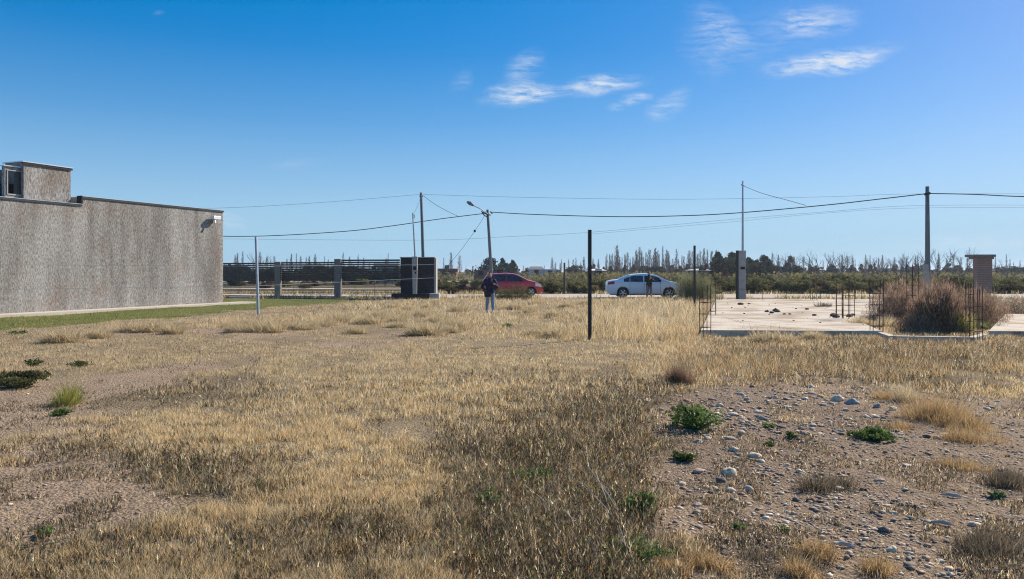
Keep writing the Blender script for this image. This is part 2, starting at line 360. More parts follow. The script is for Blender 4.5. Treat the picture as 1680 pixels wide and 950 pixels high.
soil = np.array([.46,.34,.235]); litter = np.array([.39,.30,.19]); gravel = np.array([.36,.26,.185]); lawn = np.array([.19,.20,.07]); field = np.array([.20,.165,.10])
nn = fbm(xf, yf, 1.0, 4, 4)[:, None]; s1 = ss(.25, .7, sm+(nn[:, 0]-.5)*.9)[:, None]
col = litter*(.8+.4*nn)*(1-s1)+soil*(.9+.2*nn)*s1
dk = np.where(nearm, mask_dark(xf, yf), 0)[:, None]*(1-s1); col = col*(1-.5*dk)
g1 = ss(.2, .8, stn)[:, None]*.7; col = col*(1-g1)+gravel*g1
l1 = lw[:, None]; col = col*(1-l1)+lawn*(.8+.5*nn)*l1
f1 = fld[:, None]; nf = fbm(xf, yf, 14, 12, 4)[:, None]; col = col*(1-f1)+field*(.6+.8*nf)*f1
def ground_mat():
    m, nt, n, l, b = newmat('ground_soil')
    a = n.new('ShaderNodeAttribute'); a.attribute_name = 'tint'; g = n.new('ShaderNodeNewGeometry')
    n1 = n.new('ShaderNodeTexNoise'); n1.inputs['Scale'].default_value = 26; n1.inputs['Detail'].default_value = 8; n1.inputs['Roughness'].default_value = .7; l.new(g.outputs['Position'], n1.inputs['Vector'])
    r = n.new('ShaderNodeValToRGB'); l.new(n1.outputs[0], r.inputs[0]); r.color_ramp.elements[0].position = .3; r.color_ramp.elements[0].color = (.62,.62,.62,1); r.color_ramp.elements[1].position = .7; r.color_ramp.elements[1].color = (1.25,1.25,1.25,1)
    mu = n.new('ShaderNodeMixRGB'); mu.blend_type = 'MULTIPLY'; mu.inputs[0].default_value = 1; l.new(a.outputs['Color'], mu.inputs[1]); l.new(r.outputs[0], mu.inputs[2]); l.new(mu.outputs[0], b.inputs['Base Color'])
    n2 = n.new('ShaderNodeTexNoise'); n2.inputs['Scale'].default_value = 75; n2.inputs['Detail'].default_value = 5; n2.inputs['Roughness'].default_value = .8; l.new(g.outputs['Position'], n2.inputs['Vector'])
    rr_ = n.new('ShaderNodeValToRGB'); l.new(n2.outputs[0], rr_.inputs[0]); e = rr_.color_ramp.elements; e[0].position = .40; e[0].color = (.30,.27,.25,1); e[1].position = .50; e[1].color = (1,1,1,1); x_ = e.new(.66); x_.color = (1.0,1.0,1.0,1); x_ = e.new(.72); x_.color = (1.5,1.5,1.5,1)
    mu2 = n.new('ShaderNodeMixRGB'); mu2.blend_type = 'MULTIPLY'; mu2.inputs[0].default_value = 1; l.new(mu.outputs[0], mu2.inputs[1]); l.new(rr_.outputs[0], mu2.inputs[2]); l.new(mu2.outputs[0], b.inputs['Base Color'])
    b.inputs['Roughness'].default_value = .95; b.inputs['Specular IOR Level'].default_value = .05
    v = n.new('ShaderNodeTexVoronoi'); v.inputs['Scale'].default_value = 38; l.new(g.outputs['Position'], v.inputs['Vector'])
    ad = n.new('ShaderNodeMath'); ad.operation = 'MULTIPLY_ADD'; l.new(v.outputs['Distance'], ad.inputs[0]); ad.inputs[1].default_value = -.5; l.new(n1.outputs[0], ad.inputs[2])
    bu = n.new('ShaderNodeBump'); bu.inputs['Distance'].default_value = .05; bu.inputs['Strength'].default_value = 1.0; l.new(ad.outputs[0], bu.inputs['Height']); l.new(bu.outputs[0], b.inputs['Normal'])
    return m
tag(np_mesh('ground', np.stack([xf, yf, GZ.ravel()], 1), [quads], ground_mat(), col=col, smooth=True), kind='structure')

# dirt street where the cars stand
M['dirtroad'] = mat('packed_dirt_road', (.43,.36,.29), .95, .12, .8, bump=.01, bscale=8)
rb = MB(); xs = np.linspace(-140, 140, 57)
vv = [(x, 44.9+.25*math.sin(x*.37)+.15*math.sin(x*1.3), .012) for x in xs]+[(x, 52.3+.3*math.sin(x*.29+1), .012) for x in xs]
rb.add(vv, [(i, i+1, 57+i+1, 57+i) for i in range(56)]); tag(rb.build('road', M['dirtroad']), kind='structure')
# pale tracks across the far fields
for k, (y0, y1) in enumerate(((68, 72), (118, 124))):
    rb = MB(); rb.add([(-160, y0, 0), (-5+k*20, y0, 0), (-4+k*20, y1, 0), (-160, y1, 0)], [(0,1,2,3)]); rb.v = [(a, b, c+.006) for a, b, c in rb.v]
    tag(rb.build('field_track', M['dirtroad']), kind='structure')

# ------------------------------------------------------------------ grass
def blade_mesh(name, X, Y, Z, h, w, az, lean, colr, simple=None, kind='stuff', wr=None):
    n = len(X)
    dx, dyv = np.cos(az), np.sin(az); wa = rng.uniform(0, math.pi, n) if wr is None else wr
    wx, wy = np.cos(wa)*w/2, np.sin(wa)*w/2
    up = np.sqrt(np.maximum(1-lean**2, .02))
    tip = np.stack([X+dx*lean*h, Y+dyv*lean*h, Z+up*h], 1)
    b0 = np.stack([X-wx, Y-wy, Z-.01+0*X], 1); b1 = np.stack([X+wx, Y+wy, Z-.01+0*X], 1)
    mid = np.stack([X+dx*lean*h*.35, Y+dyv*lean*h*.35, Z+up*h*.55], 1)
    o = np.stack([wx*.8, wy*.8, 0*X], 1)
    s = simple if simple is not None else np.zeros(n, bool)
    V = []; faces = []; cols = []
    k = (~s).sum()
    if k:
        q = np.stack([b0[~s], b1[~s], (mid+o)[~s], (mid-o)[~s], tip[~s]], 1).reshape(-1, 3); i = np.arange(k)*5
        faces += [np.stack([i, i+1, i+2, i+3], 1), np.stack([i+3, i+2, i+4], 1)]; V.append(q); cols.append(np.repeat(colr[~s], 5, 0))
    k2 = s.sum(); off = k*5
    if k2:
        q = np.stack([b0[s], b1[s], tip[s]], 1).reshape(-1, 3); i = off+np.arange(k2)*3
        faces.append(np.stack([i, i+1, i+2], 1)); V.append(q); cols.append(np.repeat(colr[s], 3, 0))
    return np_mesh(name, np.concatenate(V), faces, M['grass'], col=np.concatenate(cols))
def sample(n, v0, v1, wide=1.12):
    v = rng.uniform(v0, v1, n); Y = F*H/(v-HY); X = rng.uniform(-wide, wide, n)*np.maximum(Y, 3)*.72
    return X, Y
slab_px = [(1150,541.5),(1446,543),(1400,523),(1440,519),(1476,491),(1175,491)]
SZ = .12
slab_w = [G(a, b, SZ) for a, b in slab_px]
slab2_w = [G(a, b, SZ) for a, b in [(1622,543),(1860,545),(1860,515),(1650,515)]]
def in_poly(X, Y, poly):
    ins = np.zeros(len(X), bool); j = len(poly)-1
    for i in range(len(poly)):
        xi, yi = poly[i][0], poly[i][1]; xj, yj = poly[j][0], poly[j][1]
        ins ^= ((yi > Y) != (yj > Y)) & (X < (xj-xi)*(Y-yi)/(yj-yi+1e-12)+xi); j = i
    return ins
# building frame: u along the visible wall, v into the building
A0 = Vector((-18.7, 26.7, 0)); ud = Vector((4.2, 10, 0)).normalized(); vd = Vector((-ud.y, ud.x, 0))
def U(u, v, z=0): return A0+ud*u+vd*v+Vector((0,0,z))
build_poly = [U(-16, -1.0), U(12.2, -1.0), U(12.2, .1), U(10.9, .1), U(10.9, 9), U(-16, 9)]
def blocked(X, Y): return in_poly(X, Y, slab_w) | in_poly(X, Y, slab2_w) | in_poly(X, Y, build_poly) | (Y > 44.6)

PAL = dict(gold=(.83,.62,.33), straw=(.90,.75,.48), orange=(.58,.37,.17), grey=(.36,.30,.22), brown=(.15,.115,.075), green=(.13,.15,.05), pale=(.80,.68,.47))
def palette(w):     # w: dict name -> weight arrays; picks one per item
    names = list(w); W = np.stack([np.maximum(w[k], 1e-6)+0*list(w.values())[0] for k in names], 1); W /= W.sum(1, keepdims=True)
    c = np.cumsum(W, 1); r = rng.random(len(W))[:, None]; i = (r > c).sum(1).clip(0, len(names)-1)
    return np.array([PAL[k] for k in names])[i]

def field_grass():
    nc = 215000
    X, Y = sample(nc, HY+34, 1010); u, v = uv(X, Y)
    soilm = mask_soil(X, Y); dark = mask_dark(X, Y); lwn = mask_lawn(X, Y); n1 = fbm(X, Y, .9, 21, 3); n2 = fbm(X, Y, 3.5, 22, 2); n3 = fbm(X, Y, .35, 23, 2)
    dens = np.clip(1.02-soilm*1.55+(n1-.5)*2.9+(n3-.5)*2.6, .015, 1)
    n4 = fbm(X, Y, .13, 24, 2); dens *= np.where(Y < 12, np.clip(.75+(n4-.5)*5, .04, 1.0), .9)
    keep = (rng.random(nc) < dens) & ~blocked(X, Y) & (lwn < .5)
    X, Y, u, v, soilm, dark, n1, n2, n3 = [a[keep] for a in (X, Y, u, v, soilm, dark, n1, n2, n3)]
    # zone heights
    h = (.018+.034*n1+.034*n3)*(.45+1.1*fbm(X, Y, .13, 24, 2))*1.0
    mid = ell(u, v, 770, 508, 240, 24)*.18+ell(u, v, 1075, 522, 110, 36)*.42+ell(u, v, 460, 528, 140, 9)*.2+ell(u, v, 900, 545, 130, 12)*.12
    h = h+mid*(.4+.9*fbm(X, Y, 1.3, 40, 2))+ell(u, v, 1400, 590, 340, 45)*.055+dark*.05+ell(u, v, 1180, 610, 110, 30)*.05
    h = h+ell(u, v, 600, 660, 300, 80)*.02
    h *= np.where(soilm > .5, .6, 1)
    k = 8; m = len(X)
    cc = palette(dict(gold=1.2*(1-.7*dark), straw=.7*(1-.7*dark), orange=.12+.55*ell(u, v, 1400, 590, 340, 45)+.5*(u > 1100), grey=.2+.7*dark+.8*(soilm > .4), brown=.08+1.5*dark+.3*(n2 < .40), green=.05+.06*dark, pale=.2+1.0*ell(u, v, 1080, 515, 90, 30)))
    rep = lambda a: np.repeat(a, k, 0)
    spread = rep(.022+Y*.0024)*1.0
    X2 = rep(X)+rng.normal(0, 1, m*k)*spread; Y2 = rep(Y)+rng.normal(0, 1, m*k)*spread
    hh = rep(h)*rng.uniform(.45, 1.25, m*k); w = (.0014+.00042*rep(Y))*rng.uniform(.6, 1.5, m*k)
    az = rng.uniform(0, 2*math.pi, m*k); lean = rng.beta(2.4, 2.0, m*k)*.97
    c = rep(cc)*rng.uniform(.5, 1.25, (m*k, 1)); mixp = rng.random(m*k) < .15
    c[mixp] = palette(dict(gold=np.ones(mixp.sum()), grey=.8, brown=.8, straw=.8))*rng.uniform(.7, 1.2, (mixp.sum(), 1))
    bl = ~blocked(X2, Y2)
    a = [q[bl] for q in (X2, Y2, hh, w, az, lean, c)]
    o = blade_mesh('dry_grass', a[0], a[1], terrain(a[0], a[1]), a[2], a[3], a[4], a[5], a[6], simple=a[1] > 11)
    tag(o, kind='stuff'); print('grass blades', len(a[0]))
field_grass()

def tall_stems():      # dark wiry weeds with seed heads
    nc = 30000
    X, Y = sample(nc, HY+60, 1010); u, v = uv(X, Y); dark = mask_dark(X, Y); n1 = fbm(X, Y, .7, 51, 3)
    keep = (rng.random(nc) < np.clip(dark*1.1+(n1-.62)*.9, 0, 1)) & ~blocked(X, Y) & (mask_soil(X, Y) < .6) & (mask_lawn(X, Y) < .5)
    X, Y, dark = X[keep], Y[keep], dark[keep]; m = len(X); k = 3
    rep = lambda a: np.repeat(a, k, 0)
    X2 = rep(X)+rng.normal(0, .03, m*k); Y2 = rep(Y)+rng.normal(0, .03, m*k)
    hh = rng.uniform(.04, .22, m*k)*rep(.6+.5*dark); w = (.0014+.00035*rep(Y))*rng.uniform(.7, 1.4, m*k)
    az = rng.uniform(0, 2*math.pi, m*k); lean = rng.beta(1.6, 1.9, m*k)*.95
    c = palette(dict(brown=np.ones(m*k)*1.8, grey=.7, orange=.3, straw=.25, green=.3))*rng.uniform(.5, 1.25, (m*k, 1))
    Z = terrain(X2, Y2)
    o1 = blade_mesh('dark_weeds', X2, Y2, Z, hh, w, az, lean, c, simple=Y2 > 9)
    # seed heads / side leaves
    q = 5; s = rng.uniform(.35, 1, (m*k, q)); up = np.sqrt(1-lean**2)
    hx = (X2[:, None]+np.cos(az)[:, None]*lean[:, None]*hh[:, None]*s**1.6).ravel(); hy = (Y2[:, None]+np.sin(az)[:, None]*lean[:, None]*hh[:, None]*s**1.6).ravel(); hz = (Z[:, None]+up[:, None]*hh[:, None]*s).ravel()
    nq = len(hx); cs = np.repeat(c, q, 0)*rng.uniform(.4, 1.6, (nq, 1))
    o2 = blade_mesh('weed_leaf', hx, hy, hz, rng.uniform(.008, .03, nq), (.0035+.0006*hy)*rng.uniform(.6, 1.6, nq), rng.uniform(0, 6.28, nq), rng.uniform(.2, .98, nq), cs, simple=np.ones(nq, bool))
    tag(o1, kind='stuff'); o2.parent = o1; o2['kind'] = 'stuff'; print('weeds', m*k, nq)
tall_stems()

def lawn_grass():
    nc = 60000
    X, Y = sample(nc, HY+38, 560); ok = (mask_lawn(X, Y) > .5) & ~blocked(X, Y); X, Y = X[ok], Y[ok]; n = len(X)
    c = np.array([[.19,.24,.06]])*rng.uniform(.6, 1.4, (n, 1)); n1 = fbm(X, Y, 1.5, 61, 3); yel = rng.random(n) < np.clip((n1-.42)*3.2, .2, .85); c[yel] = np.array([.42,.36,.14])*rng.uniform(.7, 1.2, (yel.sum(), 1))
    tag(blade_mesh('lawn_grass', X, Y, terrain(X, Y), rng.uniform(.03, .09, n), .02*rng.uniform(.6, 1.4, n), rng.uniform(0, 6.28, n), rng.uniform(.1, .8, n), c, simple=np.ones(n, bool)), kind='stuff')
lawn_grass()

def litter_straw():    # fallen straws and twigs lying on the soil
    nc = 240000
    X, Y = sample(nc, HY+70, 1010); ok = (rng.random(nc) < .3+.7*mask_soil(X, Y)) & (fbm(X, Y, 1.4, 73, 3) > .40) & ~blocked(X, Y) & (mask_lawn(X, Y) < .5) & (fbm(X, Y, .35, 71, 3) > .47); X, Y = X[ok], Y[ok]; n = len(X)
    c = palette(dict(brown=np.ones(n)*1.9, grey=.9, straw=.35, pale=.2, orange=.25))*rng.uniform(.5, 1.2, (n, 1))
    tag(blade_mesh('ground_litter', X, Y, terrain(X, Y)+.012, rng.uniform(.010, .04, n), (.002+.0005*Y)*rng.uniform(.5, 1.6, n), rng.uniform(0, 6.28, n), rng.uniform(.5, .99, n), c), kind='stuff')
litter_straw()

# ------------------------------------------------------------------ gravel and stones
ICO = None
def ico():
    import bmesh
    bm = bmesh.new(); bmesh.ops.create_icosphere(bm, subdivisions=1, radius=1); v = np.array([x.co[:] for x in bm.verts]); f = np.array([[q.index for q in a.verts] for a in bm.faces]); bm.free(); return v, f
def gravel_stuff():
    V0, F0 = ico(); nc = 95000
    X, Y = sample(nc, HY+95, 1010); u, v = uv(X, Y); s = mask_stone(X, Y)*1.3+mask_soil(X, Y)*.12*(u > 1050)+mask_soil(X, Y)*.05
    ok = (rng.random(nc) < s*np.clip(fbm(X, Y, .6, 81, 3)*2-.3, 0, 1)) & ~blocked(X, Y); X, Y, s = X[ok], Y[ok], s[ok]; n = len(X)
    r = rng.gamma(1.7, .0055, n).clip(.003, .034)*np.where(Y > 7, 1.2, .7)
    sx, sy, sz = r*rng.uniform(.8, 1.6, n), r*rng.uniform(.7, 1.2, n), r*rng.uniform(.25, .6, n); a = rng.uniform(0, 6.28, n)
    jit = 1+rng.normal(0, .2, (n, len(V0), 1)); W = V0[None]*jit*np.stack([sx, sy, sz], 1)[:, None]
    ca, sa = np.cos(a)[:, None], np.sin(a)[:, None]
    Xo = W[:, :, 0]*ca-W[:, :, 1]*sa+X[:, None]; Yo = W[:, :, 0]*sa+W[:, :, 1]*ca+Y[:, None]; Zo = W[:, :, 2]+(terrain(X, Y)+sz*.35)[:, None]
    base = np.array([(.52,.41,.30), (.62,.51,.38), (.34,.27,.20), (.40,.26,.18), (.20,.16,.13)])[rng.integers(0, 5, n)]*rng.uniform(.75, 1.2, (n, 1))
    f = (F0[None]+(np.arange(n)*len(V0))[:, None, None]).reshape(-1, 3)
    tag(np_mesh('gravel', np.stack([Xo, Yo, Zo], 2).reshape(-1, 3), [f], M['stone_v'], col=np.repeat(base, len(V0), 0)), kind='stuff'); print('gravel', n)
def stone_mat():
    m, nt, n, l, b = newmat('pebble'); a = n.new('ShaderNodeAttribute'); a.attribute_name = 'tint'; l.new(a.outputs['Color'], b.inputs['Base Color']); b.inputs['Roughness'].default_value = .85; b.inputs['Specular IOR Level'].default_value = .25; return m
M['stone_v'] = stone_mat()
gravel_stuff()
SC = {'cream': (.56,.47,.34), 'pink': (.50,.33,.24), 'dark': (.13,.11,.10), 'grey': (.38,.31,.24), 'red': (.28,.12,.08), 'light': (.60,.50,.37), 'blue': (.33,.31,.29)}
for k_, c_ in SC.items(): M['st_'+k_] = mat('stone_'+k_, c_, .85, .16, 22, bump=.004, bscale=60)
def stone(px, py, w, colr, label, flat=.55, group=None, squash=1.0):
    g = Gt(px, py); r = w/F*g.y/2; b = MB(); b.ell((0,0,0), (1,1,1), 20, 12); seed = random.random()*50; vs = []
    for v in b.v:
        q = Vector(v); n = mnoise.noise(q*1.1+Vector((seed, 0, 0))); q *= 1+.34*n+.12*mnoise.noise(q*3+Vector((seed, 9, 0))); vs.append((q.x*r, q.y*r*.75*squash, q.z*r*flat))
    b.v = vs; o = b.build('stone', M['st_'+colr], smooth=True); o.location = (g.x, g.y, g.z+r*flat*.22); o.rotation_euler = (0, R(random.uniform(-10, 10)), R(random.uniform(-35, 35)))
    tag(o, label, 'stone', group)
for a in [(1196,779,28,'cream','large smooth cream river stone, the biggest one on the stony patch'),(1147,773,20,'pink','flat pinkish stone left of the largest cream river stone'),
          (1183,791,19,'dark','dark grey stone just below the largest cream river stone'),(1331,820,17,'red','reddish brown stone lying alone on the bare soil'),
          (1308,818,15,'dark','dark rounded stone directly left of the reddish stone'),(1337,848,22,'grey','flat grey stone below the reddish stone'),
          (1462,907,19,'cream','pale blocky stone with a dark shaded face on the bare soil near the bottom'),(1599,900,23,'blue','smooth blue-grey oval stone near the bottom right'),
          (1398,663,22,'blue','blue-grey boulder at the upper edge of the stony patch'),(1374,658,22,'light','pale boulder beside the blue-grey boulder at the upper edge of the stony patch'),
          (1238,750,24,'light','pale flat stone above and right of the largest cream river stone'),(1129,904,15,'grey','grey stone sunk at the edge of the weeds near the bottom'),
          (1197,724,20,'grey','grey slab-like stone at the top of the heap behind the cream river stone'),(1450,873,18,'dark','dark stone shaded under a dry clump on the bare soil')]:
    stone(*a, flat=.42 if 'flat' in a[4] or 'slab' in a[4] else .65)
for a in [(1172,801,16,'grey'),(1198,803,17,'cream'),(1228,801,17,'cream'),(1144,833,15,'grey'),(1260,822,10,'grey'),(1253,868,9,'grey'),(1380,890,12,'cream'),(1376,799,17,'light'),(1335,806,9,'blue'),(1442,789,17,'grey'),(1407,896,12,'dark'),(1542,918,13,'light'),(1546,939,12,'grey'),(1558,938,11,'light'),(1478,835,12,'cream'),(1488,764,15,'light'),(1600,859,22,'light'),(1594,873,14,'light'),(1616,783,9,'cream'),(1594,882,12,'grey'),(1465,840,14,'cream'),(1214,650,13,'blue'),(1241,677,16,'light'),(1203,683,15,'light'),(1249,757,13,'light'),(1203,743,15,'light'),(1212,748,12,'grey'),(1216,716,11,'light'),(1330,636,13,'light'),(1331,648,16,'grey'),(1334,704,14,'grey'),(1145,730,17,'grey'),(1316,777,10,'light'),(1160,725,12,'light'),(1130,748,14,'cream'),(1120,792,18,'cream'),(1250,690,14,'grey'),(1300,690,12,'light'),(1290,672,11,'light'),(1350,668,12,'grey'),(1440,668,13,'grey'),(1420,684,12,'light'),(1465,672,14,'light'),(1180,668,13,'light'),(1225,660,11,'grey'),(1270,655,11,'light'),(1620,672,14,'light'),(1604,684,12,'grey'),(1010,640,12,'light'),(1060,658,10,'light'),(1020,646,9,'light')]:
    stone(*a, 'small rounded stone lying loose in the stony soil on the right', flat=random.uniform(.4, .7), group='small loose stones in the stony soil')
def flake(px, py, w, ang, label, name='wood_splinter'):
    g = Gt(px, py); l_ = w/F*g.y; b = MB(); b.tube([(-l_/2,0,.012),(-l_*.1,.004,.02),(l_*.3,-.004,.018),(l_/2,0,.012)], [.006,.012,.013,.004], 6)
    o = b.build(name, M['pale_wood']); o.location = g; o.rotation_euler = (0, 0, R(ang)); tag(o, label, 'splinter')
M['pale_wood'] = mat('bleached_wood', (.5,.44,.37), .9, .15, 12)
flake(1560, 812, 30, -30, 'bleached stick lying on bare soil, the upper of two on the right')
flake(1545, 859, 34, -25, 'bleached stick lying on bare soil, the lower of two on the right')
flake(1385, 899, 34, -20, 'thin stick lying beside the orange grass tuft near the bottom')

# ------------------------------------------------------------------ plants
def leafcloud(n, fn, size, tri=True):
    """fn(n) -> (n,3) positions; builds random small leaf faces"""
    Pn = fn(n); a = rng.normal(0, 1, (n, 3)); a /= np.linalg.norm(a, axis=1, keepdims=True); b = np.cross(a, rng.normal(0, 1, (n, 3))); b /= np.linalg.norm(b, axis=1, keepdims=True)
    s = (size*rng.uniform(.6, 1.4, n))[:, None]
    V = np.stack([Pn-a*s-b*s*.35, Pn+a*s*.1-b*s*.6, Pn+a*s, Pn+a*s*.0+b*s*.6], 1).reshape(-1, 3); i = np.arange(n)*4
    return V, np.stack([i, i+1, i+2, i+3], 1)
def clumps(n, centers, radii):
    c = rng.integers(0, len(centers), n); d = rng.normal(0, 1, (n, 3)); d /= np.linalg.norm(d, axis=1, keepdims=True); r = rng.random((n, 1))**.4
    return centers[c]+d*r*radii[c]
def shrub(name, label, cat, w, h, n, size, mt, stems='bark', seed=0, top=.55, group=None):
    r0 = thing(name, label, cat, group=group); k = 26
    th = rng.uniform(0, 6.28, k); rr = np.sqrt(rng.random(k))*w*.36; zz = rng.uniform(.22, .8, k)*h*(1-.45*(rr/(w*.36))**2)
    cen = np.stack([rr*np.cos(th), rr*np.sin(th), zz], 1); rad = np.stack([rng.uniform(.09, .2, k)*w, rng.uniform(.09, .2, k)*w, rng.uniform(.1, .24, k)*h], 1)
    V, Fq = leafcloud(n, lambda m: clumps(m, cen, rad), size); V[:, 2] = np.maximum(V[:, 2], .02)
    np_mesh('foliage', V, [Fq], mt, r0)
    b = MB()
    for c in cen: b.tube([(c[0]*.1, c[1]*.1, -.05), (c[0]*.5, c[1]*.5, c[2]*.5), tuple(c)], [.02, .013, .006], 4)
    b.build('stem', M[stems], r0); return r0
TC = {'gold_t': ((.62,.49,.29),(.70,.58,.38),(.40,.33,.22)), 'orange_t': ((.50,.33,.15),(.58,.42,.22),(.26,.20,.14)), 'ygreen_t': ((.36,.34,.08),(.46,.42,.16),(.20,.24,.06)), 'dark_t': ((.12,.095,.07),(.20,.17,.13),(.30,.24,.15)), 'brown_t': ((.30,.20,.14),(.42,.29,.18),(.16,.12,.09)), 'pale_t': ((.60,.52,.38),(.70,.62,.47),(.4,.34,.25)), 'green_t': ((.16,.18,.07),(.22,.2,.1),(.3,.26,.15))}
def tuft(name, label, loc, h, rad, n, key, wd=.006, leanmax=.7, group=None, cat='grass tuft'):
    kk = 5; cx_ = rng.normal(0, rad*.32, kk); cy_ = rng.normal(0, rad*.32, kk); ci = rng.integers(0, kk, n); hs_ = rng.uniform(.55, 1.1, kk)
    x = cx_[ci]+rng.normal(0, rad*.2, n); y = cy_[ci]+rng.normal(0, rad*.2, n); az = np.arctan2(y-cy_[ci], x-cx_[ci])+rng.normal(0, 1.0, n); lean = np.clip(rng.beta(1.6, 2.2, n)*1.25+.25*np.hypot(x, y)/rad, 0, .97)*leanmax/.7
    hh = h*hs_[ci]*rng.uniform(.3, 1.05, n); w = wd*rng.uniform(.5, 1.4, n); pal = np.array(TC[key])[rng.choice(3, n, p=(.5,.3,.2))]*rng.uniform(.7, 1.2, (n, 1))
    o = blade_mesh(name, x, y, 0*x, hh, w, az, np.clip(lean, 0, .97), pal, kind=None)
    o.location = loc; return tag(o, label, cat, group)
# foreground tufts
tuft('grass_tussock', 'yellow-green grass tussock standing on the bare soil at left', Gt(108, 664), .34, .2, 1100, 'ygreen_t', .005)
o = shrub('low_weed', 'dark grey-green low weed clump at the left edge beside bare soil', 'weed', 1.0, .26, 2600, .02, M['dkgrn'] if 'dkgrn' in M else M['olive']); o.location = Gt(28, 636); o.scale = (1.0, .8, 1)
def leafy(px, py, w, h, n, label, mt='green', size=.02):
    g = Gt(px, py); o = shrub('leafy_weed', label, 'weed', w, h, int(n*.55), size, M[mt], 'green'); o.location = g
leafy(1142, 706, .62, .34, 1300, 'tall leafy green weed at the left edge of the stony patch')
leafy(1432, 722, .48, .13, 900, 'spreading bright green weed in the middle of the bare soil')
leafy(1120, 812-60, .3, .1, 250, 'small green weed between the tall weeds and the stones', size=.014)
leafy(870, 795, .5, .2, 900, 'green weed patch in the middle of the dark weeds', size=.013)
leafy(800, 828, .24, .2, 300, 'pale green weed left of the green patch in the dark weeds', 'green', .012)
leafy(1050, 852, .32, .2, 600, 'green weed beside the pale sticks near the bottom', size=.013)
leafy(1030, 925, .5, .17, 1100, 'wide green weed clump at the bottom of the dark weeds', size=.013)
leafy(75, 884, .16, .05, 220, 'small green weed on bare soil in the lower left', size=.012)
leafy(1212, 874, .12, .05, 160, 'little green weed on bare soil near the bottom', size=.01)
leafy(1285, 878, .12, .035, 120, 'little flat green weed beside dry soil near the bottom', size=.01)
leafy(1298, 722, .16, .06, 160, 'small green weed left of the spreading green weed', size=.014)
leafy(1262, 706, .16, .06, 160, 'small green weed among stones behind the leafy weed', size=.014)
leafy(1262, 733, .16, .05, 160, 'small green weed in front of another among the stones', size=.014)
leafy(1635, 812, .16, .07, 160, 'yellow-green weed in a dry clump at the far right', 'ltgreen', .012)
leafy(100, 682, .3, .08, 300, 'low green weed in front of the yellow-green tussock', size=.014)
leafy(130, 603, .5, .12, 300, 'small green weed beyond the bare path at left', 'olive', .02)
leafy(55, 600, .4, .14, 250, 'yellowish weed at left beyond the bare path', 'olive', .02)
leafy(65, 622, .4, .06, 250, 'flat dark weed beside the low weed clump at left', 'dkleaf', .02)
leafy(30, 549, .6, .1, 260, 'dark green weed at the edge of the lawn at far left', 'green', .025)
leafy(830, 535, .5, .14, 220, 'small green weed in dry grass in front of the standing person', 'green', .03)
for (px, py, h, r, n, key, lab) in [(1335,912,.13,.16,380,'orange','orange dry grass tuft in the lower part of the bare soil'),(1172,930,.12,.15,380,'orange','orange dry grass tuft beside a dark hollow near the bottom'),(1308,948,.14,.12,380,'orange','orange dry grass tuft at the very bottom of the bare soil'),
        (1108,938,.11,.12,300,'orange','orange dry grass tuft at the bottom edge of the dark weeds'),(1440,940,.12,.16,320,'orange','brown-orange grass tuft at the bottom right of centre'),(1520,686,.3,.42,1500,'orange','large orange-brown grass tuft right of the stony patch'),
        (1580,700,.22,.4,1100,'orange','spreading orange grass tuft right of the largest orange-brown tuft'),(1580,722,.17,.35,800,'orange','low orange grass tuft in front of the spreading tuft'),(1475,703,.12,.25,400,'orange','short orange grass tuft beside the green weed'),
        (1575,768,.13,.22,500,'orange','orange grass tuft casting shadow on bare soil at right'),(1490,660,.3,.18,400,'gold','upright golden stalk tuft behind the orange-brown tuft'),(1445,655,.14,.25,400,'orange','short orange grass tuft at the top edge of the stones'),
        (1112,628,.48,.2,900,'brownbush','tall reddish-brown weed tuft left of the grass band'),(1050,905,.14,.1,260,'pale','pale straw tuft beside bleached sticks at the bottom'),(1660,792,.22,.25,700,'darkbush','dark dry clump at the right edge'),(1650,905,.15,.3,900,'darkbush','dark dry clump at the lower right corner'),
        (1590,905,.09,.08,160,'darkbush','small dark dry clump left of the blue-grey oval stone'),(1350,795,.15,.3,700,'darkbush','dark dry clump in the middle of the stony soil'),(1290,928,.1,.3,700,'darkbush','dark dry clump between orange tufts near the bottom')]:
    tuft('grass_tuft', lab, Gt(px, py), h*1.05, r, n*2, {'orange':'orange_t','gold':'gold_t','brownbush':'brown_t','pale':'pale_t','darkbush':'dark_t'}[key], .0032)
# mid-distance golden tufts (row beyond the lawn edge and around)
protos = [tuft('grass_tuft', 'golden dry grass tuft standing in the middle distance', (0,0,0), .46, .42, 1500, 'gold_t', .010, .8, group='golden tufts in the middle distance') for _ in range(4)]
mids = [(105,562),(150,556),(262,543),(225,545),(275,548),(375,536),(400,543),(430,545),(452,540),(480,540),(505,538),(535,533),(560,528),(380,545),(415,538),(600,530),(625,522),(650,527),(690,520),(720,528),(740,540),(733,545),(760,512),(700,505),(668,510),(640,504),(840,508),(870,513),(905,520),(880,500),(930,505),(960,500),(700,547),(655,536),(1000,500),(1020,505),(905,552),(880,548),(590,545),(1260,560),(1330,555)]
for i, (px, py) in enumerate(mids):
    g = Gt(px, py); s = random.uniform(.7, 1.15); o = protos[i] if i < 4 else protos[i % 4].copy()
    if i >= 4: C.objects.link(o)
    o.location = g; o.rotation_euler = (0, 0, random.uniform(0, 6)); o.scale = (s*1.15, s*1.15, s*.9)
    lb = ('golden dry grass tuft near the lawn edge in front of the grey building' if px < 330 else 'golden dry grass tuft in the row around the foot of the galvanised post' if px < 585 else 'golden dry grass tuft between the lawn and the standing person' if px < 775 else 'golden dry grass tuft right of the standing person' if px < 1100 else 'golden dry grass tuft on the right half in front of the slab')
    o['label'] = lb; o['group'] = lb.replace('tuft', 'tufts')
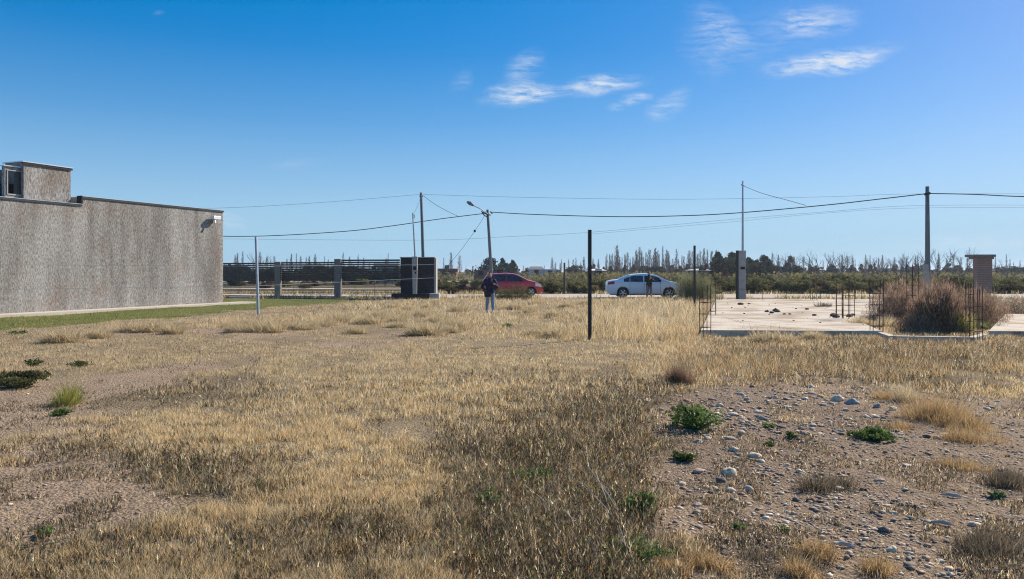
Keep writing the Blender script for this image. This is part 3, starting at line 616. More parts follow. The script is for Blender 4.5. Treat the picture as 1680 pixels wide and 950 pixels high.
# long pale sticks among the dark weeds
def stick(pts, r, label):
    b = MB(); b.tube(pts, [r, r*.9, r*.5][:len(pts)] if len(pts) == 3 else r, 5); tag(b.build('dry_stalk', M['pale_wood']), label, 'stalk', 'long pale stalks leaning over the dark weeds')
for (x0, y0, x1, y1, hz) in [(1035,875,965,765,.42),(1030,880,950,790,.36),(1010,865,975,770,.5),(970,900,925,835,.3),(945,920,880,865,.3),(975,895,940,850,.33),(1040,948,1015,860,.25),(1000,900,1008,872,.2),(985,902,1010,885,.15),(920,850,860,795,.33),(900,860,885,820,.3)]:
    a = Gt(x0, y0); bpt = P(x1, y1, a.y+.25); mid_ = (a+bpt)/2+Vector((0, 0, .02)); stick([a, mid_, bpt], .0035, 'long pale bare stalk leaning over the dark weeds in the foreground')

# ------------------------------------------------------------------ the grey building on the left
bt = thing('grey_building', 'long grey rough-rendered building with parapet on the left', 'building', U(0,0,0), math.atan2(ud.y, ud.x))
# local: x along wall, y into the building
b = MB(); b.box(-16, 3.27, 0, 9, -.1, 4.33); b.box(3.27, 10.85, .004, 8.996, -.1, 4.66); b.build('wall', M['wall'], bt)
def cap(u0, u1, z):
    k = MB(); k.box(u0-.06, u1+.04, -.05, .26, z, z+.018); return k
r_ = cap(-16, 3.2, 4.334); r_.build('parapet_cap', M['capdark'] if 'capdark' in M else M['flash'], bt)
r_ = cap(3.27, 10.85, 4.664); r_.build('parapet_cap', M['flash'], bt)
for (a_, b_, z_) in ((-16, 3.2, 4.333), (3.27, 10.85, 4.663)):
    k = MB(); k.box(a_-.05, b_+.03, -.04, -.008, z_-.075, z_-.001); k.build('fascia', M['slat'], bt)
k = MB(); k.box(3.19, 3.262, -.03, .25, 4.375, 4.69); k.build('parapet_end', M['dark'], bt)
k = MB(); k.box(-15.9, 3.1, .4, 8.8, 4.334, 4.40); k.build('roof', M['flash'], bt)
# light fixture near the far corner
fx = MB(); fx.box(9.95, 10.4, -.30, -.10, 4.18, 4.34); fx.box(10.15, 10.2, -.12, .0, 4.2, 4.26); f_ = fx.build('flood_light', M['whitemetal'], bt, bevel=.01)
fx = MB(); fx.tube([(10.1,-.12,4.2),(10.05,-.25,4.1),(10.02,-.3,3.98)], .05, 8); fx.build('lamp_arm', M['whitemetal'], f_)
# rooftop room
rt = thing('rooftop_room', 'small grey rendered box on the roof of the left building with a window niche', 'rooftop room', U(0,0,4.4), math.atan2(ud.y, ud.x))
k = MB(); k.box(1.1, 3.0, .35, 1.42, .0, 1.38); k.build('wall', M['wall'], rt)
k = MB(); k.box(1.02, 3.06, .28, 1.48, 1.382, 1.42); k.build('roof', M['flash'], rt)
k = MB(); k.box(1.03, 3.05, .295, .346, 1.30, 1.38); k.build('fascia', M['dark'], rt)
# thin framed screen wall to its left, the roof plant visible through the opening
k = MB(); k.box(.49, .57, .5, .66, 0, 1.16); k.box(.57, 1.095, .5, .66, 1.04, 1.16); k.box(.57, 1.095, .5, .66, 0, .10); k.build('niche_wall', M['wall'], rt)
k = MB(); k.box(.43, 1.05, .44, .72, 1.162, 1.195); k.build('niche_roof', M['flash'], rt)
k = MB(); k.box(.57, .60, .47, .498, .10, 1.04); k.box(.60, 1.09, .47, .498, 1.005, 1.04); k.box(.60, 1.09, .47, .498, .10, .14); wf = k.build('window_frame', M['concpost'], rt)
k = MB(); k.box(.86, 1.09, .505, .53, .14, 1.005); k.build('shade_panel', M['slat'], wf)  # dark panel puts the shaded right part of the opening into colour
k = MB(); k.box(.44, 1.09, 1.25, 1.33, .0, 1.1); k.build('back_wall', M['wall'], rt)
k = MB(); k.box(.70, 1.09, .9, 1.2, .02, .56); k.build('water_tank', M['dark'], rt, bevel=.03)

# footpath
sp_ = MB(); sp_.box(-16, 12.1, -.98, -.004, -.1, .07); o = sp_.build('pavement', M['conc']); o.location = U(0,0,0); o.rotation_euler = (0,0,math.atan2(ud.y, ud.x)); tag(o, kind='structure')

# ------------------------------------------------------------------ slat fence, pillars, wires
def seg_fence(name, label, a, bq, zt, slats, wires):
    t = thing(name, label, 'fence', (a.x, a.y, 0), math.atan2(bq.y-a.y, bq.x-a.x)); Ln = math.hypot(bq.x-a.x, bq.y-a.y)
    z = zt
    for i in range(slats):
        k = MB(); k.box(0, Ln, -.02, .02, z-.10, z); k.build('slat', M['slat'], t); z -= .135
    for i in range(wires):
        zz = z-.06-i*(z-.15)/wires; k = MB(); k.tube([(0,0,zz),(Ln,0,zz)], .016, 4); k.build('rail', M['slat'], t)
    for i in range(1, int(Ln/1.3)+1):
        k = MB(); k.tube([(i*1.3-.4,.02,0),(i*1.3-.4,.02,z)], .012, 5); k.build('upright', M['slat'], t)
    k = MB(); k.box(0, Ln, -.06, .06, 0, .08); k.build('sill', M['stone_black'], t)
pa, pb, pc, pd_ = P(290, 446, 48.5), P(452, 446, 46.6), P(461, 446, 46.5), P(549, 446, 45.5)
pe, pf = P(560, 446, 45.4), P(656, 446, 44.6)
seg_fence('slat_fence', 'dark horizontal slat fence section between the grey building and the first cement pillar', pa, pb, 2.18, 9, 8)
seg_fence('slat_fence', 'dark horizontal slat fence section between the two cement pillars', pc, pd_, 2.22, 9, 8)
seg_fence('slat_fence', 'dark horizontal slat fence section between the second cement pillar and the black stone pillar', pe, pf, 2.36, 9, 8)
for i, (x0, x1, Y, top, lab) in enumerate(((452,461,46.4,429.5,'grey cement fence pillar nearer the grey building'),(549.5,560,45.3,425,'grey cement fence pillar nearer the black stone pillar'))):
    a, c = P(x0, top, Y), P(x1, top, Y); k = MB(); k.box(a.x, c.x, Y-.2, Y+.2, 0, a.z); tag(k.build('fence_pillar', M['cement'], bevel=.01), lab, 'pillar')
bs = thing('stone_pillar', 'wide black stone-clad gate pillar block with sunlit top and right side coloured pale', 'gate pillar', (0,0,0))
a, c = P(657, 423, 43.8), P(712, 423, 43.8); k = MB(); k.box(a.x, c.x, 43.8, 44.7, .0, a.z); k.build('cladding', M['stone_black'], bs)
k = MB(); k.box(a.x-.04, c.x+.05, 43.75, 44.75, a.z+.002, a.z+.05); k.build('sunlit_top', M['concpost'], bs)  # sun on the block's top put in as a thin pale slab
k = MB(); k.box(c.x+.002, c.x+.12, 43.82, 44.68, 0, a.z); k.build('sunlit_side', M['concpost'], bs)  # sun-caught right edge of the dark block, coloured in as a paler strip
a2, c2 = P(642, 483, 43.1), P(704, 483, 43.1); k = MB(); k.box(a2.x, c2.x, 43.1, 43.78, 0, a2.z+.05); k.build('planter', M['stone_black'], bs)
k = MB(); q = P(720, 482, 43.1); k.box(c2.x+.01, q.x, 43.15, 44.0, 0, .32); k.build('step', M['concpost'], bs, bevel=.02)
mp_ = thing('service_pillar', 'pale concrete service pillar with thin leaning steel mast in front of the black stone block', 'service pillar')
b0, b1, t0, t1 = P(677.5, 483, 43.0), P(684, 483, 43.0), P(676, 421, 43.0), P(685, 421, 43.0); k = MB()
k.add([(b0.x,42.9,.3),(b1.x,42.9,.3),(b1.x,43.08,.3),(b0.x,43.08,.3),(t0.x,42.9,t0.z),(t1.x,42.9,t1.z),(t1.x,43.08,t1.z),(t0.x,43.08,t0.z)], [(3,2,1,0),(4,5,6,7),(0,1,5,4),(1,2,6,5),(2,3,7,6),(3,0,4,7)]); k.build('column', M['concpost'], mp_)
k = MB(); g1_, g2_ = P(678, 437, 42.88), P(683, 443, 42.88); k.box(g1_.x, g2_.x, 42.84, 42.897, g2_.z, g1_.z); g1_, g2_ = P(680.5, 446, 42.88), P(683, 449, 42.88); k.box(g1_.x, g2_.x, 42.86, 42.897, g2_.z, g1_.z); k.build('meter_box', M['dark'], mp_)
k = MB(); k.tube([P(681,424,42.99), P(679,385,42.99), P(677,349,42.99)], [.05,.045,.035], 8); k.tube([P(677,352,42.99), P(680,353,42.99), P(680,358,42.99)], .03, 6); k.build('mast', M['steel'], mp_)
def pole(name, label, px0, py0, px1, Y, r0, r1, mt, cat='pole', z0=-.1):
    t = P(px0, py0, Y); bx = (px1-CX)/F*Y; o = thing(name, label, cat, (bx, Y, 0)); k = MB(); d = t.x-bx
    k.tube([(0,0,z0),(d*.3,0,t.z*.3),(d*.65,0,t.z*.65),(d,0,t.z)], [r0,(r0*.7+r1*.3),(r0*.35+r1*.65),r1], 12); k.build('shaft', mt, o, smooth=True); return o, t
M['polegrey'] = mat('weathered_pole', (.15,.17,.18), .85, .25, 3, stretch=(3,3,.5))
o, t = pole('utility_pole', 'tall dark pole rising behind the black stone block', 691, 316, 696, 46.2, .11, .085, M['polegrey'], 'utility pole')
k = MB(); k.box(t.x-o.location.x-.1, t.x-o.location.x+.1, -.06, .06, t.z-.28, t.z-.2); k.build('bracket', M['cable'], o)
o, t = pole('lamp_pole', 'slim leaning utility pole with street lamp arm behind the person in navy', 800, 344, 808, 53.0, .13, .1, M['polegrey'], 'street lamp')
l0 = Vector((o.location.x, o.location.y, 0)); k = MB(); k.tube([P(800,351,52.8)-l0, P(788,342.5,52.8)-l0, P(776,337,52.8)-l0], .035, 8); arm = k.build('lamp_arm', M['steel'], o)
k = MB(); k.tube([P(777,337.5,52.8)-l0, P(771,333.5,52.8)-l0, P(766,331,52.8)-l0], [.06,.15,.07], 8); k.build('lamp_head', M['polegrey'], arm)
k = MB()
for (x0, y0, x1, y1) in ((792,348,799,352),(799,352,805,353),(804,347,808,351),(790,346,793,352),(793,352,799,356)): k.tube([P(x0,y0,52.8)-l0, P(x1,y1,52.8)-l0], .04, 6)
k.build('fitting', M['cable'], o)
o, t = pole('utility_pole', 'tall dark wooden utility pole on the right beyond the brown bush', 1521.5, 306, 1522, 40, .15, .1, M['polegrey'], 'utility pole')
l0 = Vector((o.location.x, o.location.y, 0)); k = MB(); k.tube([P(1521,433,39.85)-l0+Vector((0,.15,0)), P(1522,447,39.85)-l0+Vector((0,.15,0)), Vector((0,0,-.1))], [.158,.17,.19], 12); k.build('concrete_base', M['concpost'], o)
k = MB(); k.tube([P(1517,319,39.8)-l0, P(1526,317,39.8)-l0], .07, 6); k.build('bracket', M['cable'], o)
# concrete pillar with steel mast + black post beside it
cp = thing('meter_pillar', 'pale concrete meter pillar carrying a tall steel mast behind the slab', 'meter pillar')
a, c = P(1212.5, 411, 41), P(1224, 411, 41); k = MB(); k.box(a.x, c.x, 41, 41.35, 0, a.z); k.build('column', M['concpost'], cp, bevel=.01)
k = MB(); q = P(1214, 474, 41); k.box(a.x-.004, c.x+.004, 40.994, 41.1, q.z-.02, q.z); k.build('joint', M['dark'], cp)
k = MB(); q1, q2 = P(1215, 438, 40.98), P(1222, 442, 40.98); k.box(q1.x, q2.x, 40.95, 41-.003, q2.z, q1.z); k.build('meter_box', M['dark'], cp)
k = MB(); k.tube([P(1218.5,412,41.15), P(1218.5,360,41.15), P(1218.5,297,41.15)], [.065,.055,.04], 10); k.tube([P(1216,303,41.1), P(1221,304,41.1)], .04, 6); k.build('mast', M['steel'], cp)
def blackpost(px, top, Y, w, label):
    t = P(px, top, Y); k = MB(); k.box(-w/2, w/2, -w/2, w/2, tz(t.x, Y)-.1, t.z); o = k.build('fence_post', M['blacksteel'], bevel=.004); o.location = (t.x, t.y, 0); o.rotation_euler = (0, 0, .2); return tag(o, label, 'post')
blackpost(967.5, 377, 17.4, .075, 'black square steel post standing alone in the dry grass, the nearest one')
blackpost(1139.5, 403, 31, .075, 'black square steel post in front of the pale green bush by the white car')
blackpost(1209.5, 411, 40.2, .11, 'black square steel post immediately left of the concrete meter pillar')
blackpost(1019, 999, 40, .001, '') if False else None
# galvanised post and strained wires
gp = thing('wire_fence', 'thin wire fence on a galvanised post in front of the grey building', 'wire fence')
pt, pbm = P(420, 389, 28.6), Gt(424, 515); k = MB(); k.tube([(pbm.x, pbm.y, pbm.z-.1), ((pt.x+pbm.x)/2, (28.6+pbm.y)/2, pt.z/2), tuple(pt)], .05, 10); k.build('post', M['steel'], gp)
for z0 in (1.82, 1.05):
    k = MB(); aa = U(-9, -1.4, z0); mid = Vector((pt.x, 28.55, z0)); e = P(712, 446, 43.0); e.z = z0+.2
    k.tube([aa, mid, e], .006, 4); k.build('wire', M['wire'], gp)
# far wooden stake beyond
k = MB(); k.tube([P(926,486,52.7), P(926,431,52.7)], [.09,.07], 7); tag(k.build('wooden_post', M['stake']), 'old dark wooden post beyond the street left of the black steel post', 'post')

# ------------------------------------------------------------------ cables
def cable(pts, r, label, mt='cable'):
    pv = [P(x, y, Y) for x, y, Y in pts]; out = []
    for i in range(len(pv)-1):       # catmull-rom
        p0 = pv[max(i-1, 0)]; p1 = pv[i]; p2 = pv[i+1]; p3 = pv[min(i+2, len(pv)-1)]
        for s in range(8):
            t = s/8; out.append(.5*((2*p1)+(-p0+p2)*t+(2*p0-5*p1+4*p2-p3)*t*t+(-p0+3*p1-3*p2+p3)*t**3))
    out.append(pv[-1]); k = MB(); k.tube(out, r, 5); tag(k.build('power_cable', M[mt]), label, 'cable')
tuft('grass_tuft', 'pale dry grass in the gap left of the reddish bush', (P(1452,0,21.8).x, 21.8, 0), .4, .5, 900, 'gold_t', .010, .6)
cable([(150,372,56),(300,385,55),(420,387.5,54),(560,380,53.5),(640,371,53),(720,359.5,52.9),(796,350,52.7)], .028, 'thick dark cable from behind the grey building to the lamp pole')
cable([(805,348,52.6),(880,352,50),(1010,355.5,48),(1120,354,46),(1215,349,44.5),(1350,337,42.5),(1440,327,41),(1518,318,39.8)], .028, 'thick dark cable sagging between lamp pole and right pole')
cable([(1526,317.5,39.8),(1600,319,38.5),(1680,322.5,37),(1900,326,33)], .026, 'thick dark cable leaving the right pole to the right')
cable([(693,320,46.2),(715,336,48),(735,347,50),(752,355,52.6)], .016, 'service cable sloping from the tall dark pole to the street cable')
cable([(1220,305,41.1),(1250,317,41.8),(1290,328,42.4),(1322,337,42.8)], .016, 'service cable sloping from the steel mast to the street cable')
cable([(678,352,43),(684,340,44.5),(691,322,46.1)], .009, 'fine service wire between the thin mast and the tall dark pole')
cable([(200,343,90),(370,341,90),(530,332,90),(690,319,90)], .016, 'faint high wire left of the tall dark pole', 'wire')
cable([(694,319,90),(850,323.5,92),(1100,327,95),(1350,323,95),(1520,318,95),(1900,319,95)], .016, 'faint high wire crossing the sky right of the tall dark pole', 'wire')
cable([(200,390,90),(370,392,90),(690,394,90),(840,388,90),(970,381,90),(1200,360,90),(1350,348,88),(1520,337,85),(1900,338,80)], .014, 'faint low wire crossing the whole view', 'wire')
cable([(970,384,90),(1200,364,90),(1350,350,88),(1520,341,85),(1900,342,80)], .012, 'fainter second wire just under the low wire on the right', 'wire')
cable([(795,354,52.7),(779,379,53),(755,412,53.6),(728,446,54.3),(712,483,54.8)], .013, 'diagonal stay wire running down left from the lamp pole')
k = MB(); q = P(779,379,53); k.ell(q, (.09,.09,.1)); tag(k.build('insulator', M['cable'], smooth=True), 'small dark insulator on the diagonal stay wire', 'insulator')

# ------------------------------------------------------------------ slabs and rebar
def slab(name, pts, label):
    n = [(p.x, p.y) for p in pts]; k = MB(); k.poly(n, -.15, SZ); return tag(k.build(name, M['slab']), label, 'slab')
def slab_mat():
    m, nt, n, l, b = newmat('weathered_slab'); g = n.new('ShaderNodeNewGeometry')
    a = n.new('ShaderNodeTexNoise'); a.inputs['Scale'].default_value = .7; a.inputs['Detail'].default_value = 8; l.new(g.outputs['Position'], a.inputs['Vector'])
    r = n.new('ShaderNodeValToRGB'); l.new(a.outputs[0], r.inputs[0]); e = r.color_ramp.elements; e[0].position = .36; e[0].color = (.36,.27,.19,1); e[1].position = .56; e[1].color = (.58,.50,.40,1)
    a2 = n.new('ShaderNodeTexNoise'); a2.inputs['Scale'].default_value = 9; a2.inputs['Detail'].default_value = 8; a2.inputs['Roughness'].default_value = .75; l.new(g.outputs['Position'], a2.inputs['Vector'])
    r2 = n.new('ShaderNodeValToRGB'); l.new(a2.outputs[0], r2.inputs[0]); e = r2.color_ramp.elements; e[0].position = .33; e[0].color = (.55,.5,.45,1); e[1].position = .46; e[1].color = (1,1,1,1)
    vo = n.new('ShaderNodeTexVoronoi'); vo.feature = 'DISTANCE_TO_EDGE'; vo.inputs['Scale'].default_value = .28; mw = n.new('ShaderNodeVectorMath'); mw.operation = 'MULTIPLY_ADD'; l.new(a2.outputs['Color'], mw.inputs[0]); mw.inputs[1].default_value = (.5,.5,0); l.new(g.outputs['Position'], mw.inputs[2]); l.new(mw.outputs[0], vo.inputs['Vector'])
    r3 = n.new('ShaderNodeValToRGB'); l.new(vo.outputs['Distance'], r3.inputs[0]); e = r3.color_ramp.elements; e[0].position = .002; e[0].color = (.45,.38,.32,1); e[1].position = .007; e[1].color = (1,1,1,1)
    m1 = n.new('ShaderNodeMixRGB'); m1.blend_type = 'MULTIPLY'; m1.inputs[0].default_value = 1; l.new(r.outputs[0], m1.inputs[1]); l.new(r2.outputs[0], m1.inputs[2])
    m2 = n.new('ShaderNodeMixRGB'); m2.blend_type = 'MULTIPLY'; m2.inputs[0].default_value = 1; l.new(m1.outputs[0], m2.inputs[1]); l.new(r3.outputs[0], m2.inputs[2])
    l.new(m2.outputs[0], b.inputs['Base Color']); b.inputs['Roughness'].default_value = .92; b.inputs['Specular IOR Level'].default_value = .15; return m
M['slab'] = slab_mat()
slab('concrete_slab', slab_w, 'large pale L-shaped concrete foundation slab with rebar starters at its corners')
slab('concrete_slab', slab2_w, 'pale concrete slab at the right edge beyond the brown bush')
def beam(pts, w, z, label):
    k = MB()
    for i in range(len(pts)-1):
        a, c = Vector(pts[i]), Vector(pts[i+1]); d = (c-a); d.z = 0; d.normalize(); nrm = Vector((-d.y, d.x, 0))*w
        k.poly([(a.x+i*.002, a.y), (c.x, c.y), (c.x+nrm.x, c.y+nrm.y), (a.x+nrm.x+i*.002, a.y+nrm.y)], -.15, z-i*.003)
    return tag(k.build('foundation_beam', M['conc']), label, 'foundation beam')
beam([G(1440,544.5,.10), G(1458,551,.09), G(1600,554,.08), G(1622,546,.11)], .16, .09, 'low concrete foundation beam joining the two slabs in front of the brown bush')
def joint(a, c, label):
    k = MB(); d = (c-a).normalized()*0; k.box(a.x, c.x, a.y, a.y+.05, SZ+.004, SZ+.008); return tag(k.build('slab_joint', M['stake']), label, 'joint')
joint(G(1172,515.5,SZ), G(1400,515.5,SZ), 'dark joint line running across the main slab')
def cage(px, py, top, w, label, Yov=None, bars=4, dep=None, z0=.1):
    g = G(px, py, z0); Y = Yov or g.y; cx = (px-CX)/F*Y; ht = P(px, top, Y).z; t = thing('rebar_cage', label, 'rebar', (cx, Y, 0), random.uniform(-.35, .35)); ww = w/F*Y/2; dd = (dep or w)/F*Y/2; k = 0
    for (sx, sy) in ((-1,-1),(1,-1),(1,1),(-1,1))[:bars]:
        q = MB(); h_ = ht-random.uniform(0, .12); q.tube([(sx*ww, sy*dd, -.05), (sx*ww+random.uniform(-.01,.01), sy*dd, h_*.5), (sx*ww+random.uniform(-.02,.02), sy*dd, h_)], .008+.0001*Y, 6); q.build('bar', M['rust'], t)
    if bars == 4:
        z = .22
        while z < ht-.25:
            q = MB(); q.tube([(-ww,-dd,z),(ww,-dd,z+.01),(ww,dd,z),(-ww,dd,z),(-ww,-dd,z)], .006+.00008*Y, 5); q.build('stirrup', M['rust'], t); z += random.uniform(.22, .34)
cage(1157, 545, 466, 13, 'rusty rebar cage at the near left corner of the main slab')
cage(1170, 517, 476, 8, 'rusty rebar cage on the left edge of the main slab, behind the corner cage')
cage(1179, 493, 448, 7, 'rusty rebar cage at the far left corner of the main slab', bars=4)
cage(1377, 523, 458, 9, 'rusty rebar cage on the main slab, left of a pair in the middle')
cage(1393, 524, 456, 12, 'rusty rebar cage on the main slab, right of a pair in the middle')
cage(1438, 543, 455, 15, 'rusty rebar cage at the near right corner of the main slab')
cage(1335, 493, 450, 7, 'small rusty rebar cage at the back edge of the main slab')
cage(1497, 524, 430, 12, 'tall rebar cage rising out of the brown bush')
cage(1591, 551, 458, 8, 'rebar cage on the foundation beam, left of two by the yellow-green tussock')
cage(1605, 553, 468, 9, 'rebar cage on the foundation beam, right of two by the yellow-green tussock')
for (px, top) in ((1256,462),(1295,468),(1190,462),(1352,466),(1410,462),(1530,452),(1420,470)):
    g = G(px, 491.5, 0); q = MB(); q.tube([(g.x, g.y+.5, -.05), (g.x+.02, g.y+.5, P(px, top, g.y+.5).z)], .015, 5); tag(q.build('rebar_stake', M['rust']), 'thin single rusty bar standing behind the main slab', 'rebar', 'single bars behind the main slab')
# debris on the slab
deb = [(1215,500,10),(1258,512,8),(1273,511,12),(1266,514,9),(1275,512,10),(1287,516,6),(1296,516,6),(1336,518,8),(1324,508,7),(1229,499,5),(1368,519,14),(1372,521,12),(1394,520,12),(1399,517,8),(1306,507,4)]+[(random.uniform(1185,1440), random.uniform(495,533), random.uniform(1.5,4)) for _ in range(40)]
for (px, py, w) in deb:
    g = G(px, py, SZ); r_ = w/F*g.y/2; k = MB(); k.ell((0,0,0), (r_, r_*.7, r_*.45), 8, 5); k.v = [(a*(1+random.uniform(-.25,.25)), b_*(1+random.uniform(-.25,.25)), c*(1+random.uniform(-.2,.2))) for a, b_, c in k.v]
    o = k.build('concrete_lump', M['stake']); o.location = (g.x, g.y, SZ+r_*.3); tag(o, 'small dark lump lying on the pale main slab', 'lump', 'dark lumps on the main slab')
o = tuft('dry_tumbleweed', 'small grey dry tumbleweed lying on the back of the main slab', G(1351, 503, SZ), .32, .55, 260, 'dark_t', .02, .9, cat='tumbleweed')

# brick pillar
bp = thing('brick_pillar', 'brick pillar with wide flat cap beyond the brown bush on the right', 'brick pillar'); Y = 33.0
a, c = P(1603.5, 424, Y), P(1628, 424, Y); k = MB(); k.box(a.x, c.x, Y, Y+.32, P(1600,481,Y).z, a.z-.002); k.build('shaft', M['brick'], bp)
q1, q2 = P(1597, 417.5, Y-.15), P(1634, 421.5, Y-.15); k = MB(); k.box(q1.x, q2.x, Y-.16, Y+.48, q2.z, q1.z); q3, q4 = P(1600.5, 422, Y-.08), P(1631, 425, Y-.08); k.box(q3.x, q4.x, Y-.08, Y+.40, q4.z, q2.z-.003); k.build('cap', M['cement'], bp)
k = MB(); w_ = c.x-a.x; zb = P(1600,481,Y).z; k.box(a.x+.03, a.x+.2, Y+.03, Y+.29, 0, zb-.003); k.box(c.x-.2, c.x-.03, Y+.03, Y+.29, 0, zb-.003); k.build('leg', M['brick'], bp)

# ------------------------------------------------------------------ bushes near the slab
def wirybush(name, label, w, h, n, mts, cat='bush', seedh=.0):
    t = thing(name, label, cat)
    for mt, frac, sc, lean in mts:
        m = int(n*frac); th = rng.uniform(0, 6.28, m); el_ = np.arccos(rng.uniform(0, .98, m)); r = rng.uniform(.25, 1, m)**.6*sc
        X = np.cos(th)*np.sin(el_)*r*w/2; Yy = np.sin(th)*np.sin(el_)*r*w/2; Z = np.cos(el_)*r*h
        az = th+rng.normal(0, 1.5, m); r2 = 1+.7*(fbm(th*2, el_*2, .8, int(w*100), 2)-.5); X, Yy, Z = X*r2, Yy*r2, Z*r2; o = blade_mesh('twigs', X, Yy, Z, rng.uniform(.04, .15, m)*h*np.where(rng.random(m) < .12, 2.2, 1), .010*rng.uniform(.6, 1.5, m), az, rng.uniform(.1, .98, m), np.ones((m, 3)))
        o.data.materials.clear(); o.data.materials.append(M[mt]); o.parent = t
    k = MB()
    for i in range(26):
        a_ = random.uniform(0, 6.28); rr = random.uniform(.2, .9); e_ = random.uniform(.3, .95); k.tube([(0,0,-.05), (math.cos(a_)*rr*w*.2, math.sin(a_)*rr*w*.2, h*e_*.4), (math.cos(a_)*rr*w*.42, math.sin(a_)*rr*w*.42, h*e_*.8)], [.014,.01,.004], 4)
    k.build('stems', M['bark'], t); return t
o = wirybush('dry_bush', 'big dark round tumbleweed bush with reddish-brown top beside the yellow-green tussock', 1.5, 1.28, 15000, [('darkbush', .65, .86, 0), ('brownbush', .35, 1.0, 0)]); o.location = (G(1547, 545).x, 19.6, 0)
o = wirybush('dry_bush', 'reddish-brown twiggy bush behind and right of the dark tumbleweed bush', 2.1, 1.15, 12000, [('brownbush', .8, 1, 0), ('darkbush', .2, .8, 0)]); o.location = (P(1585, 0, 22.5).x, 22.5, 0)
o = wirybush('dry_bush', 'reddish-brown twiggy bush left of the dark tumbleweed bush', 1.9, 1.25, 9000, [('brownbush', .75, 1, 0), ('darkbush', .25, .8, 0)]); o.location = (P(1476, 0, 24.2).x, 24.2, 0)
o = wirybush('dry_bush', 'reddish-brown twiggy bush at the foot of the tall rebar cage', 2.3, 1.35, 9000, [('brownbush', .85, 1, 0), ('darkbush', .15, .8, 0)]); o.location = (P(1530, 0, 25).x, 25, 0)
for (px, Y, w, h, lab) in ((1648,27,3.2,.75,'low tan dry brush left in front of the brick pillar'),(1700,26.5,3,.8,'low tan dry brush at the right edge'),(1505,19.4,1.3,.5,'grey dry brush left of the dark tumbleweed bush')):
    o = wirybush('dry_brush', lab, w, h, 5000, [('pale' if px != 1505 else 'darkbush', .35, 1, 0), ('brownbush', .65, .95, 0)], 'brush'); o.location = (P(px, 0, Y).x, Y, 0)
tuft('grass_tussock', 'yellow-green upright tussock beside the dark tumbleweed bush', (P(1569,0,19.2).x, 19.2, 0), .75, .42, 900, 'ygreen_t', .012, .45)
tuft('grass_tuft', 'dry pale grass growing through the gap in the main slab', (P(1418,0,21.3).x, 21.3, 0), .42, .6, 1100, 'gold_t', .012, .5)
tuft('grass_tuft', 'green-tinged weed tuft right of the rebar cages', (P(1618,0,20.5).x, 20.5, 0), .3, .5, 600, 'green_t', .014, .6)
for (px, py, lab) in ((1218,546,'dark flowered weed stalks at the near slab edge on the left'),(1275,546,'thin weed stalks at the near slab edge in the middle')):
    tuft('weed_stalks', lab, Gt(px, py), .36, .35, 60, 'dark_t', .012, .7, cat='weed')
o = wirybush('green_bush', 'pale green feathery bush behind the second black steel post', 1.8, 1.55, 7000, [('ltgreen', .8, 1, 0), ('olive', .2, .8, 0)]); o.location = (P(1150, 0, 42.2).x, 42.2, 0)
o = wirybush('green_bush', 'pale green feathery bush at the nose of the white car', 1.5, 1.6, 5000, [('ltgreen', .75, 1, 0), ('olive', .25, .8, 0)]); o.location = (P(1127, 0, 42.6).x, 42.6, 0)
o = wirybush('grey_bush', 'grey-green bush in front of the red car', 1.9, .85, 4200, [('olive', .6, 1, 0), ('darkbush', .4, .85, 0)]); o.location = (P(850, 0, 42.8).x, 42.8, 0)
o = wirybush('grey_bush', 'small grey-green bush low at the front of the red car', 1.2, .7, 2600, [('olive', .6, 1, 0), ('darkbush', .4, .85, 0)]); o.location = (P(826, 0, 42.9).x, 42.9, 0)

